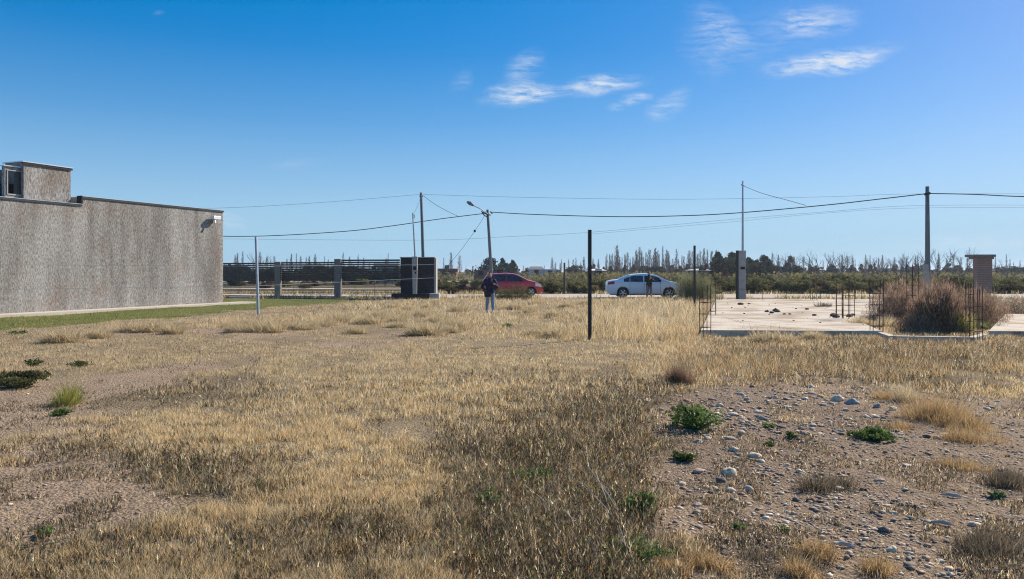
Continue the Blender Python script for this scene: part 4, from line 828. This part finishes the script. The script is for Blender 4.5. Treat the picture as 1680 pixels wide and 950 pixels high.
# ------------------------------------------------------------------ cars
def car(name, label, Lc, top, belt, wins, wheels, wr, paint, rear_win, wind):
    t = thing(name, label, 'car'); half = .87
    txs = np.array([p[0] for p in top]); tzs = np.array([p[1] for p in top]); zroof = max(tzs)
    ztop = lambda x: float(np.interp(x, txs, tzs))
    def zbot(x):
        z = np.interp(x, [0, .25, Lc-.3, Lc], [.36, .2, .19, .3])
        for xw in wheels:
            r = wr+.055
            if abs(x-xw) < r: z = max(z, wr+math.sqrt(max(r*r-(x-xw)**2, 0)))
        return float(z)
    def W(x, z):
        e = abs(x/Lc*2-1); f = 1-.20*e**7-.03*e**2
        if z < belt: w = half*(1-.05*((z-.62)/.42)**2)
        else: w = half*(1-.05*((belt-.62)/.42)**2)-(z-belt)/(zroof-belt)*.24
        return w*f
    nx_, nz_ = 160, 12; xs_ = np.linspace(0, Lc, nx_+1)
    k = MB(); cols = []
    for x in xs_:
        zb, zt = zbot(x), ztop(x); prof = []
        for j in range(nz_+1):
            z = zb+(zt-zb)*j/nz_; prof.append((x, -W(x, z), z))
        w = W(x, zt)
        for j in range(1, 8):
            a = -1+2*j/8; prof.append((x, a*w, zt+.045*(1-a*a)*min(1, zt/1.2)))
        for j in range(nz_, -1, -1):
            z = zb+(zt-zb)*j/nz_; prof.append((x, W(x, z), z))
        cols.append(prof)
    m = len(cols[0]); vs = [v for p in cols for v in p]; fs = []
    for i in range(nx_):
        for j in range(m-1): fs.append((i*m+j, (i+1)*m+j, (i+1)*m+j+1, i*m+j+1))
        fs.append((i*m+m-1, (i+1)*m+m-1, (i+1)*m, i*m))
    fs += [tuple(range(m))[::-1][::-1], tuple(nx_*m+j for j in range(m))[::-1]]
    k.add(vs, fs); k.build('body', paint, t, smooth=True)
    def side_panel(nm, x0, x1, lo, hi, mt, off=.006, sides=(-1, 1), par=None):
        for s in sides:
            q = MB(); n = 14; g = [];
            for i in range(n+1):
                x = x0+(x1-x0)*i/n; a, b_ = lo(x), max(hi(x), lo(x)+.004)
                for j in range(5): z = a+(b_-a)*j/4; g.append((x, s*(W(x, z)+off), z))
            q.add(g, [(i*5+j, i*5+5+j, i*5+6+j, i*5+1+j) for i in range(n) for j in range(4)]); q.build(nm, mt, par or t, smooth=True)
    for (x0, x1, xa, xb) in wins:   # side windows; xa/xb slant of lower corners
        side_panel('side_window', x0, x1, lambda x: belt+.02, lambda x, x0=x0, x1=x1: min(ztop(x)-.075, zroof-.11), M['glass'])
    def top_panel(nm, x0, x1, mt, f=.86):
        q = MB(); g = []; n = 10
        for i in range(n+1):
            x = x0+(x1-x0)*i/n; zt = ztop(x); w = W(x, zt)*f
            for j in range(7): a = -1+2*j/6; g.append((x, a*w, zt+.045*(1-(a*f)**2)*min(1, zt/1.2)+.008))
        q.add(g, [(i*7+j, i*7+7+j, i*7+8+j, i*7+1+j) for i in range(n) for j in range(6)]); q.build(nm, mt, t, smooth=True)
    top_panel('windscreen', wind[0], wind[1], M['glass']); top_panel('rear_window', rear_win[0], rear_win[1], M['glass'])
    for xw in wheels:
        for s in (-1, 1):
            wh = MB(); y0 = s*(half-.2); y1 = s*(half-.015); n = 28
            ring = lambda r, y: [(xw+r*math.cos(6.2832*i/n), y, wr+r*math.sin(6.2832*i/n)) for i in range(n)]
            vs = ring(wr-.03, y0)+ring(wr, y0+s*.03)+ring(wr, y1-s*.03)+ring(wr-.02, y1)+ring(wr*.68, y1)+ring(wr*.66, y1-s*.05)
            wh.add(vs, [(r*n+i, r*n+(i+1) % n, (r+1)*n+(i+1) % n, (r+1)*n+i) for r in range(5) for i in range(n)]); w_ = wh.build('wheel', M['rubber'], t, smooth=True)
            rm = MB(); yy = y1-s*.02
            for a in range(5):
                th = 6.2832*a/5+.3; M4 = Matrix.Translation((xw, yy, wr)) @ Matrix.Rotation(th, 4, 'Y'); rm.box(.0, wr*.66, -.012, .012, -.028, .028, 0, M4)
            rm.tube([(xw+wr*.64*math.cos(6.2832*i/n), yy, wr+wr*.64*math.sin(6.2832*i/n)) for i in range(n+1)], .016, 5, cap=False); rm.ell((xw, yy, wr), (.06, .02, .06)); rm.build('rim', M['rim'], w_)
            hb = MB(); hb.tube([(xw, s*(half-.19), wr), (xw, s*(half-.09), wr)], wr*.65, 20); hb.build('brake_disc', M['dark'], w_)
    # dark underside / arches liner
    u = MB(); u.box(.25, Lc-.25, -half+.22, half-.22, .17, .6); u.build('underbody', M['dark'], t)
    for xd in [w[0]-.03 for w in wins][1:]+[wins[-1][1]+.02]:
        side_panel('door_seam', xd-.006, xd+.006, lambda x: .3, lambda x: belt, M['dark'], .003)
    for (x0, x1, *_r) in wins[-2:]:
        for s in (-1, 1):
            xh = x0+.1; q = MB(); q.box(xh, xh+.17, s*(W(xh, belt-.1)+.008)-.014, s*(W(xh, belt-.1)+.008)+.014, belt-.1, belt-.07); q.build('door_handle', paint, t)
    for s in (-1, 1):
        xm = wins[-1][1]-.05; q = MB(); q.box(xm-.05, xm+.1, s*.80, s*1.0, belt+.03, belt+.17); q.build('wing_mirror', paint if s > 0 else M['dark'], t, bevel=.03)
    side_panel('headlight', Lc-.52, Lc-.07, lambda x: .60+(Lc-x)*.12, lambda x: ztop(x)-.035, M['lampglass'], .006)
    side_panel('tail_light', .03, .42, lambda x: .80+.1*x, lambda x: min(ztop(x)-.06, .80+.1*x+.17), M['redglass'], .006)
    q = MB(); q.box(-.012, .02, -.26, .26, .55, .66); q.build('number_plate', M['whitemetal'], t)
    side_panel('sill_trim', wheels[0]+.45, wheels[1]-.45, lambda x: .2, lambda x: .26, M['dark'], .004)
    return t
white = car('parked_car', 'white sedan parked on the dirt street facing right', 4.62,
    [(0,.55),(.02,.92),(.08,1.02),(.3,1.06),(.62,1.09),(1.0,1.24),(1.35,1.37),(1.7,1.435),(2.2,1.46),(2.65,1.435),(2.95,1.35),(3.3,1.18),(3.62,1.03),(3.8,.985),(4.2,.90),(4.42,.82),(4.55,.70),(4.62,.50)],
    .96, [(.98,1.32,0,0),(1.36,2.12,0,0),(2.2,3.12,0,0)], (.92,3.66), .315, M['white_paint'], (.68,1.32), (2.78,3.56))
white.location = (P(1059, 0, 44.6).x-2.31, 45.3+.0, .012); white.scale = (1.02, 1, 1); white.rotation_euler = (0, 0, R(-1.5))
red = car('parked_car', 'red hatchback parked on the dirt street behind the standing person', 4.0,
    [(0,.5),(.02,.9),(.1,1.05),(.3,1.3),(.55,1.41),(1.0,1.46),(1.6,1.475),(2.1,1.44),(2.4,1.34),(2.8,1.14),(3.02,1.02),(3.2,.98),(3.6,.88),(3.82,.76),(3.95,.6),(4.0,.42)],
    .95, [(.42,.78,0,0),(.84,1.55,0,0),(1.62,2.6,0,0)], (.68,3.2), .30, M['red_paint'], (.12,.5), (2.2,2.96))
red.location = (P(891, 0, 47.4).x-4.0, 48.2, .012); red.rotation_euler = (0, 0, R(2))

# ------------------------------------------------------------------ people
def capsule(k, pts, rad, n=12):
    k.tube(pts, rad, n)
    for p, r in zip(pts, rad): k.ell(p, (r, r, r), n, 8)
def remesh(k, name, mt, parent, vox, smooth=3):
    o = k.build(name, mt, None, True); m = o.modifiers.new('r', 'REMESH'); m.mode = 'VOXEL'; m.voxel_size = vox; m.use_smooth_shade = True
    s = o.modifiers.new('s', 'SMOOTH'); s.iterations = smooth; s.factor = .5
    dg = bpy.context.evaluated_depsgraph_get(); me = bpy.data.meshes.new_from_object(o.evaluated_get(dg)); o.modifiers.clear(); o.data = me
    if not me.materials: me.materials.append(mt)
    o.parent = parent; return o
def person(label, loc, rz, top, bottom, armL, armR, stance, Hs=1.6, hairlen=.1, puff=1.0):
    """armL/armR: (elbow, wrist) joints, L = figure's right (image left). Facing -Y."""
    t = thing('person', label, 'person', loc, rz); t.scale = (Hs/1.6,)*3
    k = MB()
    hipz = .82; V = Vector
    hips = [V((-.085, 0, hipz)), V((.085, 0, hipz))]; knees = [V((-.10-stance*.3, -.02, .44)), V((.10+stance*.3, -.03, .44))]; ank = [V((-.11-stance, 0, .08)), V((.11+stance, .0, .08))]
    capsule(k, [V((0,0,.84)), V((0,.01,1.0)), V((0,.0,1.18)), V((0,.01,1.3))], [.125,.115,.13,.10]); k.ell((0,0,.86), (.16,.11,.12)); k.ell((0,0,1.2), (.165,.105,.15))
    capsule(k, [V((0,.01,1.3)), V((0,0,1.42))], [.055,.05])
    for s in (0, 1): capsule(k, [hips[s], knees[s], ank[s]], [.085,.055,.037]); capsule(k, [ank[s]+V((0,.04,-.03)), ank[s]+V((0,-.14,-.045))], [.04,.03])
    arms = []
    for sx, (el_, wr_) in ((-1, armL), (1, armR)):
        sh = V((sx*.17, .0, 1.29)); el_, wr_ = V(el_), V(wr_); capsule(k, [sh, el_, wr_], [.05,.04,.028]); arms.append((sh, el_, wr_)); d = (wr_-el_).normalized()
        sd = d.cross(V((0,-1,0))); sd = sd.normalized() if sd.length > .1 else V((1,0,0)); palm = wr_+d*.05; capsule(k, [wr_, palm, palm+d*.02], [.026,.034,.032])
        for i in range(4):
            b_ = palm+d*.03+sd*(.016*(i-1.5)); ln_ = (.055,.068,.062,.048)[i]; curl = V((0,-.02,0)); capsule(k, [b_, b_+d*ln_*.6+curl*.4, b_+d*ln_+curl*1.3], [.009,.0085,.007], 7)
        capsule(k, [wr_+d*.02+sd*.025*sx, wr_+d*.045+sd*.05*sx+V((0,-.01,0)), wr_+d*.07+sd*.055*sx+V((0,-.02,0))], [.011,.0095,.008], 7)
    # head
    k.ell((0,-.005,1.50), (.072,.09,.105), 20, 14); k.ell((0,-.03,1.455), (.05,.06,.055)); k.ell((0,-.098,1.488), (.013,.02,.022)); k.ell((0,-.088,1.447), (.024,.01,.009))
    for s in (-1, 1): k.ell((s*.073,.005,1.49), (.01,.02,.03)); k.ell((s*.03,-.083,1.478), (.02,.012,.016))
    remesh(k, 'body', M['skin'], t, .0065, 2)
    e = MB()
    for s in (-1, 1): e.ell((s*.028,-.088,1.507), (.012,.008,.008))
    e.build('eyes', M['hair'], t, True)
    h = MB(); h.ell((0,.02,1.535), (.084,.092,.085), 18, 12)
    for s in (-1, 1): capsule(h, [V((s*.07,.02,1.53)), V((s*.078,.02,1.53-hairlen))], [.028,.02])
    capsule(h, [V((0,.06,1.52)), V((0,.06,1.5-hairlen))], [.07,.05]); remesh(h, 'hair', M['hair'], t, .009, 2)
    j = MB(); capsule(j, [V((0,0,.84)), V((0,.0,1.0)), V((0,0,1.2)), V((0,.01,1.31))], [.15*puff,.145*puff,.15*puff,.105]); j.ell((0,0,.84), (.19*puff,.14,.09)); j.ell((0,0,1.18), (.2*puff,.14*puff,.17)); capsule(j, [V((0,.01,1.31)), V((0,.01,1.39))], [.078,.07])
    for (sh, el_, wr_) in arms: capsule(j, [sh, (sh+el_)/2, el_, wr_-(wr_-el_)*.08], [.075*puff,.068*puff,.06*puff,.045])
    remesh(j, 'jacket', top, t, .012, 3)
    p = MB(); p.ell((0,0,.80), (.17,.125,.1))
    for s in (0, 1): capsule(p, [hips[s], knees[s], ank[s]+V((0,0,.02))], [.1,.075,.062])
    remesh(p, 'trousers', bottom, t, .012, 2)
    for s in (0, 1):
        q = MB(); capsule(q, [ank[s]+V((0,.05,-.04)), ank[s]+V((0,-.05,-.035)), ank[s]+V((0,-.15,-.045))], [.045,.045,.036]); q.v = [(a, b_, max(c, 0)) for a, b_, c in q.v]; q.build('shoe', M['shoe'], t, True)
    return t
pg = G(804, 513); pg.z = tz(pg.x, pg.y)
person('person in navy jacket and light blue jeans standing in dry grass, hand at hip', pg, 0, M['navy'], M['jeans'], ((-.33,.03,1.04), (-.19,-.09,.90)), ((.29,.0,1.04), (.20,-.14,1.13)), .015, 1.54, .1, 1.12)
hb = MB(); capsule(hb, [Vector((-.09,-.17,.72)), Vector((-.0,-.17,.70))], [.1,.1]); hb.box(-.19,.06,-.22,-.12,.6,.8)
bagt = thing('shoulder_bag', 'black bag hanging in front of the hip of the person in navy', 'bag', pg+Vector((-.03,-.02,.02))); remesh(hb, 'pouch', M['blackcloth'], bagt, .012, 3)
sb = MB(); sb.tube([(-.15,-.17,.78),(-.1,-.185,1.0),(.05,-.18,1.2),(.12,-.08,1.32),(.1,.1,1.3),(-.05,.19,1.05),(-.17,.1,.82)], .012, 6); sb.build('strap', M['blackcloth'], bagt)
g2 = P(1065, 0, 43.4); person('person in a black jacket and grey trousers standing in front of the white car', (g2.x, 43.4, tz(g2.x, 43.4)), .15, M['blackcloth'], M['greycloth'], ((-.25,-.02,1.06), (-.06,-.17,1.16)), ((.25,-.02,1.06), (.06,-.18,1.2)), .02, 1.62, .03, 1.1)

# ------------------------------------------------------------------ scrub beyond the street
sh_p = []
for i, (mt, w, h) in enumerate((('olive', 2.2, 1.3), ('olive2', 2.4, 1.1), ('olive2', 1.8, 1.5), ('olive', 2.8, 1.25), ('darkbush', 1.6, 1.0))):
    sh_p.append(shrub('field_shrub', 'olive-green scrub bush in the field beyond the dirt street', 'shrub', w, h, 2600, .065, M[mt], group='olive scrub bushes beyond the dirt street'))
used = set(); cnt = 0; shrub_xy = []
for row, (Y, n, x0, x1) in enumerate(((54.5, 34, 700, 1760), (58, 34, 690, 1760), (63, 38, 690, 1760), (70, 40, 380, 1760), (80, 42, 380, 1760), (92, 46, 380, 1760))):
    for i in range(n):
        px = x0+(x1-x0)*(i+random.uniform(.1, .9))/n
        if px < 940 and row in (0, 1, 2) and random.random() < .45: continue
        if px < 700 and random.random() < .45: continue
        yy = Y+random.uniform(-1.2, 1.5); x = (px-CX)/F*yy
        s = random.uniform(.7, 1.15)*(.75 if px < 960 else (1.12 if 1230 < px < 1500 else 1.0)); j = random.choice((0,1,2,3,3,0,1,4) if px > 900 else (0,1,1,4))
        sc = (s*1.15, s*1.15, s)
        if j not in used: used.add(j); o = sh_p[j]; o.location = (x, yy, 0); o.scale = sc; o.rotation_euler = (0,0,random.uniform(0,6))
        else: dup(sh_p[j], (x, yy, 0), random.uniform(0, 6), sc)
        q = sh_p[j] if sh_p[j].location.x == x else list(C.objects)[-1]
        while q.parent: q = q.parent
        zl = ('left of the lamp pole' if px < 800 else 'between lamp pole and nearest black post' if px < 967 else 'around the white car' if px < 1190 else 'behind the main slab' if px < 1480 else 'at the far right'); rw = 'in the first rows' if row < 3 else 'farther back'
        q['label'] = 'olive bush beyond the street '+rw+', '+zl; q['group'] = 'olive scrub bushes '+rw+' '+zl; cnt += 1
for j in range(5):
    if j not in used: sh_p[j].location = (8+j*6, 60, 0)
print('shrubs', cnt)
# the far scrub reads as one mass
def far_scrub():
    n = 9000; Y = 98+rng.random(n)**1.6*330; X = rng.uniform(-.8, .8, n)*Y; gp = fbm(X, Y, 22, 91, 3); ok = gp > .42; X, Y = X[ok], Y[ok]; n = len(X); k = 12
    rr = lambda a: np.repeat(a, k); sz = rng.uniform(.5, 1.3, n)
    th = rng.uniform(0, 6.28, n*k); rad = np.sqrt(rng.random(n*k))*rr(sz)*1.6; pos = np.stack([rr(X)+np.cos(th)*rad, rr(Y)+np.sin(th)*rad, rng.uniform(.1, 1, n*k)*rr(sz)*1.25], 1)
    V, Fq = leafcloud(n*k, lambda m: pos, .24); V[:, 2] = np.maximum(V[:, 2], .01); tag(np_mesh('distant_scrub', V, [Fq], M['olive2']), kind='stuff')
far_scrub()
def street_verge():
    n = 26000; X = rng.uniform(-30, 45, n); Y = np.where(rng.random(n) < .55, rng.uniform(52.4, 56, n), rng.uniform(43.9, 45.2, n)); ok = (fbm(X, Y, 1.6, 95, 3) > .45) & ~((Y < 46) & (X > 2) & (X < 11) & (rng.random(n) < .8)); X, Y = X[ok], Y[ok]; n = len(X)
    c = palette(dict(gold=np.ones(n), green=1.1, grey=.6, straw=.5))*rng.uniform(.7, 1.2, (n, 1))
    tag(blade_mesh('verge_grass', X, Y, 0*X, rng.uniform(.08, .38, n), .035*rng.uniform(.6, 1.4, n), rng.uniform(0, 6.28, n), rng.uniform(.1, .7, n), c, simple=np.ones(n, bool)), kind='stuff')
street_verge()

# ------------------------------------------------------------------ distant trees
def bare_tree(label, h, w, kind, seed, group, cat='tree', mt='twig', nb=60, thick=.05):
    rd = random.Random(seed); t = thing({'poplar': 'poplar_tree', 'spread': 'bare_tree'}[kind], label, cat, group=group); tr = MB(); cr = MB()
    if kind == 'poplar':
        tr.tube([(0,0,-.3),(rd.uniform(-.1,.1),0,h*.5),(rd.uniform(-.2,.2),0,h)], [thick*3.4, thick*2.2, thick*.5], 5)
        for i in range(nb):
            z = h*(.12+.83*(i/nb)); a = rd.uniform(0, 6.28); rr = w/2*(1-(z/h)*.75)*rd.uniform(.5, 1.1); l_ = h*.16*rd.uniform(.6, 1.3)*(1.25-z/h)
            p0 = (0, 0, z); p1 = (math.cos(a)*rr*.7, math.sin(a)*rr*.7, z+l_*.5); p2 = (math.cos(a)*rr, math.sin(a)*rr, z+l_*1.4); cr.tube([p0, p1, p2], [thick*.8, thick*.6, thick*.3], 3, cap=False)
            for q in range(2): b_ = rd.uniform(0, 6.28); cr.tube([p1, (p1[0]+math.cos(b_)*rr*.4, p1[1]+math.sin(b_)*rr*.4, p1[2]+l_*rd.uniform(.5, 1.1))], [thick*.5, thick*.25], 3, cap=False)
    else:
        fh = h*.22; tr.tube([(0,0,-.2),(.05,0,fh)], [thick*3, thick*2.4], 6)
        def br(p, d, l_, r, lv):
            q = p+d*l_*.5+Vector((rd.uniform(-.06,.06), rd.uniform(-.06,.06), 0))*l_; e = p+d*l_; cr.tube([p, q, e], [r, r*.8, r*.55], 4 if lv else 5, cap=False)
            if lv >= 4: return
            for i in range(rd.choice((2, 3, 3))):
                nd = (d+Vector((rd.uniform(-.55,.55), rd.uniform(-.55,.55), rd.uniform(-.1,.5)))).normalized(); br(p+d*l_*rd.uniform(.45, 1), nd, l_*rd.uniform(.55, .8), r*.55, lv+1)
        for i in range(6):
            a = i*1.05+rd.uniform(-.3,.3); d = Vector((math.cos(a)*w/h*.8, math.sin(a)*w/h*.8, 1)).normalized(); br(Vector((0,0,fh*rd.uniform(.5,1))), d, h*.36, thick*1.3, 1)
    tr.build('trunk', M['bark'], t); cr.build('crown', M[mt], t); return t
def crown_tree(label, h, w, n, mt, shape, group, name='dense_tree', size=.3):
    t = thing(name, label, 'tree', group=group); k = 30
    if shape == 'cone':
        zz = rng.uniform(.08, .88, k)*h; rr = (1-zz/h)*w*.42*np.sqrt(rng.random(k)); th = rng.uniform(0, 6.28, k); cen = np.stack([rr*np.cos(th), rr*np.sin(th), zz], 1); ra = ((1-zz/h)*.25+.06)*w; rad = np.stack([ra, ra, ra*.9], 1)
    else:
        d = rng.normal(0, 1, (k, 3)); d /= np.linalg.norm(d, axis=1, keepdims=True); r = rng.random((k, 1))**.33; cen = d*r*np.array([w*.36, w*.36, h*.3])+np.array([0, 0, h*.55]); rad = np.repeat(rng.uniform(.1, .2, (k, 1)), 3, 1)*np.array([w, w, h*.8])
    V, Fq = leafcloud(n, lambda m: clumps(m, cen, rad), size); V[:, 2] = np.maximum(V[:, 2], .05); np_mesh('crown', V, [Fq], M[mt], t)
    b_ = MB(); b_.tube([(0,0,-.2),(.1,0,h*.5),(0,.05,h*.85)], [.02*h, .014*h, .004*h], 6)
    for i in range(0, k, 3): c = cen[i]; b_.tube([(0,0,max(.3, c[2]*.55)), tuple(c)], [.008*h, .003*h], 4)
    b_.build('trunk', M['bark'], t); return t
def scatter(pr, items, what='tree'):
    first = set()
    for (px, top, Y, j) in items:
        o = pr[j]; base = base_h[o.name]; ht = H+(HY-top)/F*Y; s = ht/base; loc = ((px-CX)/F*Y, Y, 0)
        wsc = s*random.uniform(.85, 1.2)
        zone = ('left of the lamp pole' if px < 800 else 'between lamp pole and nearest black post' if px < 967 else 'above the white car' if px < 1138 else 'behind the concrete meter pillar' if px < 1250 else 'between meter pillar and right utility pole' if px < 1521 else 'right of the right utility pole')
        if j not in first: first.add(j); o.location = loc; o.scale = (wsc, wsc, s); o.rotation_euler = (0,0,random.uniform(0,6)); q = o
        else: q = dup(o, loc, random.uniform(0, 6), (wsc, wsc, s))
        q['label'] = what+' '+zone; q['group'] = what+'s '+zone
    for j in range(len(pr)):
        if j not in first:
            for c in list(pr[j].children): bpy.data.objects.remove(c)
            bpy.data.objects.remove(pr[j])
base_h = {}
def reg(o, h): base_h[o.name] = h; return o
G1 = 'bare poplars on the skyline'; L1 = 'tall narrow leafless poplar in the line on the skyline'
pop = [reg(bare_tree(L1, 12, (2.6,3.4,2.0,3.0,4.2)[s], 'poplar', s, G1, nb=(56,80,48,90,66)[s], thick=(.06,.075,.06,.08,.065)[s]), 12) for s in range(5)]
items = []
for (x0, x1, n, t0, t1, Y0, Y1) in ((995,1100,34,402,424,210,240),(1100,1185,20,404,426,220,260),(1185,1240,8,410,428,230,270),(900,995,14,420,434,300,340),(1240,1480,34,414,436,260,340),(1480,1760,34,412,436,260,340),(380,600,26,411,430,240,300),(600,760,14,412,436,280,330),(760,900,10,432,438,380,420)):
    for i in range(n):
        top = t0+(t1-t0)*random.random()**.7; items.append((x0+(x1-x0)*(i+random.random())/n, top, random.uniform(Y0, Y1), random.randrange(5)))
scatter(pop, items, 'tall leafless poplar on the skyline'); print('poplars', len(items))
G2 = 'dark leafy trees under the skyline poplars'; L2 = 'rounded dark green tree below the poplars on the skyline'
dn = [reg(crown_tree(L2, 7, 8, 2600, 'dkleaf', 'round', G2, size=.26), 7) for _ in range(3)]
items = []
for (px, top, Y) in ((378,427,80),(395,431,84),(505,432,95),(520,428,95),(545,430,92),(585,430,92),(610,434,100),(565,433,96),(1078,433,170),(1062,432,172),(1195,410,120),(1210,414,118),(1185,418,126),(1230,422,120),(1250,416,125),(1262,424,122),(1240,428,110),(1295,428,135),(1305,432,132),(1340,434,170),(1365,433,170),(945,432,200),(935,436,190),(1145,434,150),(1165,437,140),(870,436,190),(820,437,170),(1560,430,200),(1572,433,190),(1590,437,210),(1640,434,200),(1670,433,200),(1655,437,180),(1430,438,220),(1500,434,220),(1480,437,210),(1520,436,230),(1395,436,220),(1110,438,200),(1125,437,190),(1040,438,200),(1010,438,210),(980,438,200)):
    items.append((px, top, Y, random.randrange(3)))
for i in range(26): items.append((365+295*(i+random.random())/26, random.uniform(434, 441), random.uniform(84, 100), random.randrange(3)))
for i in range(60): items.append((700+1050*(i+random.random())/60, random.uniform(437, 442), random.uniform(240, 320), random.randrange(3)))
scatter(dn, items, 'rounded dark leafy tree')
for (px, top, Y, w, lab) in ((735,445,0,0,''),(805,423,150,9,'broad conical evergreen directly behind the lamp pole'),(825,421,170,4.2,'narrow dark conifer above the red car roof, left of a pair'),(841,423,170,4.2,'narrow dark conifer above the red car, right of a pair'),(1178,408,130,4,'dark conifer left of the concrete meter pillar'),(1228,421,140,5,'dark conifer right of the concrete meter pillar')):
    if not lab: continue
    h = H+(HY-top)/F*Y; o = crown_tree(lab, h, w, 2600, 'conifer', 'cone', None, 'conifer_tree', .2); o.location = ((px-CX)/F*Y, Y, 0)
G3 = 'grey leafless bushy trees among the poplars'; gb = [reg(crown_tree('grey-brown leafless bushy tree among the skyline poplars', 8, 6, 2200, 'darkbush', 'cone', G3, 'bushy_tree', .16), 8) for _ in range(2)]
scatter(gb, what='grey-brown leafless bushy tree', items=[(px, top, Y, i % 2) for i, (px, top, Y) in enumerate(((1250,412,150),(1262,420,152),(1297,414,160),(1180,424,140),(1160,428,145),(1200,430,120),(1330,430,170),(1190,436,100),(1170,440,95),(1215,437,98),(1100,432,190),(1130,430,190),(1150,431,180)))]+[(960+560*(i+random.random())/46, random.uniform(430, 439), random.uniform(150, 230), i % 2) for i in range(46)])
for i, (px, top, Y, w, lab) in enumerate(((1477,404,95,3.2,'dense upright bare tree between the slab and the right utility pole'),(1345,384,88,8.5,'wide bare tree with thin spreading branches behind the slab'),(1290,400,100,5,'slender bare tree left of the wide bare tree'),(1375,400,100,5,'slender bare tree right of the wide bare tree'),(1440,408,100,4,'small bare tree between the slab and the right pole'),(1500,398,90,4.5,'bare tree just left of the right utility pole'),(1537,385,90,6,'bare tree just right of the right utility pole'),(1578,394,90,4.5,'bare tree left of the brick pillar'),(1425,412,105,4,'small bare tree left of its twin between slab and right pole'),(1655,416,95,5,'small bare tree right of the brick pillar'),(425,408,110,3,'bare thin tree above the slat fence beside the galvanised post'))):
    h = H+(HY-top)/F*Y; o = bare_tree(lab, h*.93, w, 'spread', 40+i, None, thick=.035); o.location = ((px-CX)/F*Y, Y, 0)

# ------------------------------------------------------------------ distant houses
def house(name, label, px0, px1, ytop, yeave, Y, wallc, roofc, pitch=True):
    a = P(px0, ytop, Y); c = P(px1, yeave, Y); t = thing(name, label, 'house', (a.x, Y, 0)); w = c.x-a.x; d = max(5, w*.6); ze = max(c.z, 1.8); zt = max(a.z, ze+.1)
    k = MB(); k.box(0, w, 0, d, 0, ze); k.build('wall', wallc, t)
    k = MB(); o_ = .35
    if pitch: k.add([(-o_,-o_,ze),(w+o_,-o_,ze),(w+o_,d+o_,ze),(-o_,d+o_,ze),(w*.12,d/2,zt),(w*.88,d/2,zt)], [(0,1,5,4),(1,2,5),(2,3,4,5),(3,0,4),(3,2,1,0)])
    else: k.box(-o_, w+o_, -o_, d+o_, ze+.003, zt+.05)
    k.build('roof', roofc, t)
    for i in range(max(1, int(w/4))):
        x = (i+.5)*w/max(1, int(w/4)); k = MB(); k.box(x-.5, x+.5, -.03, -.003, .9, 2.0); k.build('window', M['dark'], t)
WH = mat('white_wall_paint', (.7,.68,.65), .9, .08, 2); RD = mat('reddish_wall', (.22,.11,.09), .95, .2, 2); RF = mat('grey_roof', (.14,.14,.15), .8, .2, 2); WR = mat('white_roof_metal', (.75,.77,.8), .5, .05, 2)
house('white_house', 'white house seen through the slat fence near the black stone block', 618, 650, 433, 437, 100, WH, RF, False)
house('farm_house', 'low farmhouse with grey roof beyond the red car', 868, 892, 437, 442, 160, WH, RF)
house('farm_shed', 'low white-roofed shed left of the grey-roofed farmhouse', 893, 912, 442, 443.5, 160, WH, WR, False)
house('red_house', 'low reddish building between black stone block and lamp pole', 722, 748, 441, 444, 140, RD, RD, False)
house('red_house', 'reddish brick building directly left of the lamp pole', 778, 800, 443, 444, 140, RD, RF, False)
house('brick_house', 'small brick building behind the red car roof', 816, 824, 441, 442, 120, RD, RD, False)
house('white_roof_shed', 'shed with bright white roof behind the trunk of the white car', 972, 992, 441, 446, 110, RF, WR)
house('white_roof_shed', 'shed with bright white sloping roof right of the second black post', 1143, 1162, 441, 447, 95, RD, WR)
k = MB(); q = P(733, 437, 90); k.box(q.x-.25, q.x+.3, 90, 90.3, q.z-.3, q.z+.15); k.box(q.x, q.x+.06, 90.1, 90.16, 0, q.z-.31); tag(k.build('sign_board', M['cement']), 'small grey board on a thin pole right of the black stone block', 'sign')

# ------------------------------------------------------------------ air
hm = bpy.data.materials.new('air'); hm.use_nodes = True; hn = hm.node_tree; hn.nodes.remove(hn.nodes['Principled BSDF'])
pvn = hn.nodes.new('ShaderNodeVolumePrincipled'); pvn.inputs['Color'].default_value = (.80, .88, 1, 1); pvn.inputs['Density'].default_value = .00033; pvn.inputs['Anisotropy'].default_value = .3
hn.links.new(pvn.outputs[0], hn.nodes['Material Output'].inputs['Volume'])
k = MB(); k.box(-5200, 5200, -3300, 6300, -1.5, 14.5); tag(k.build('haze', hm), kind='stuff')
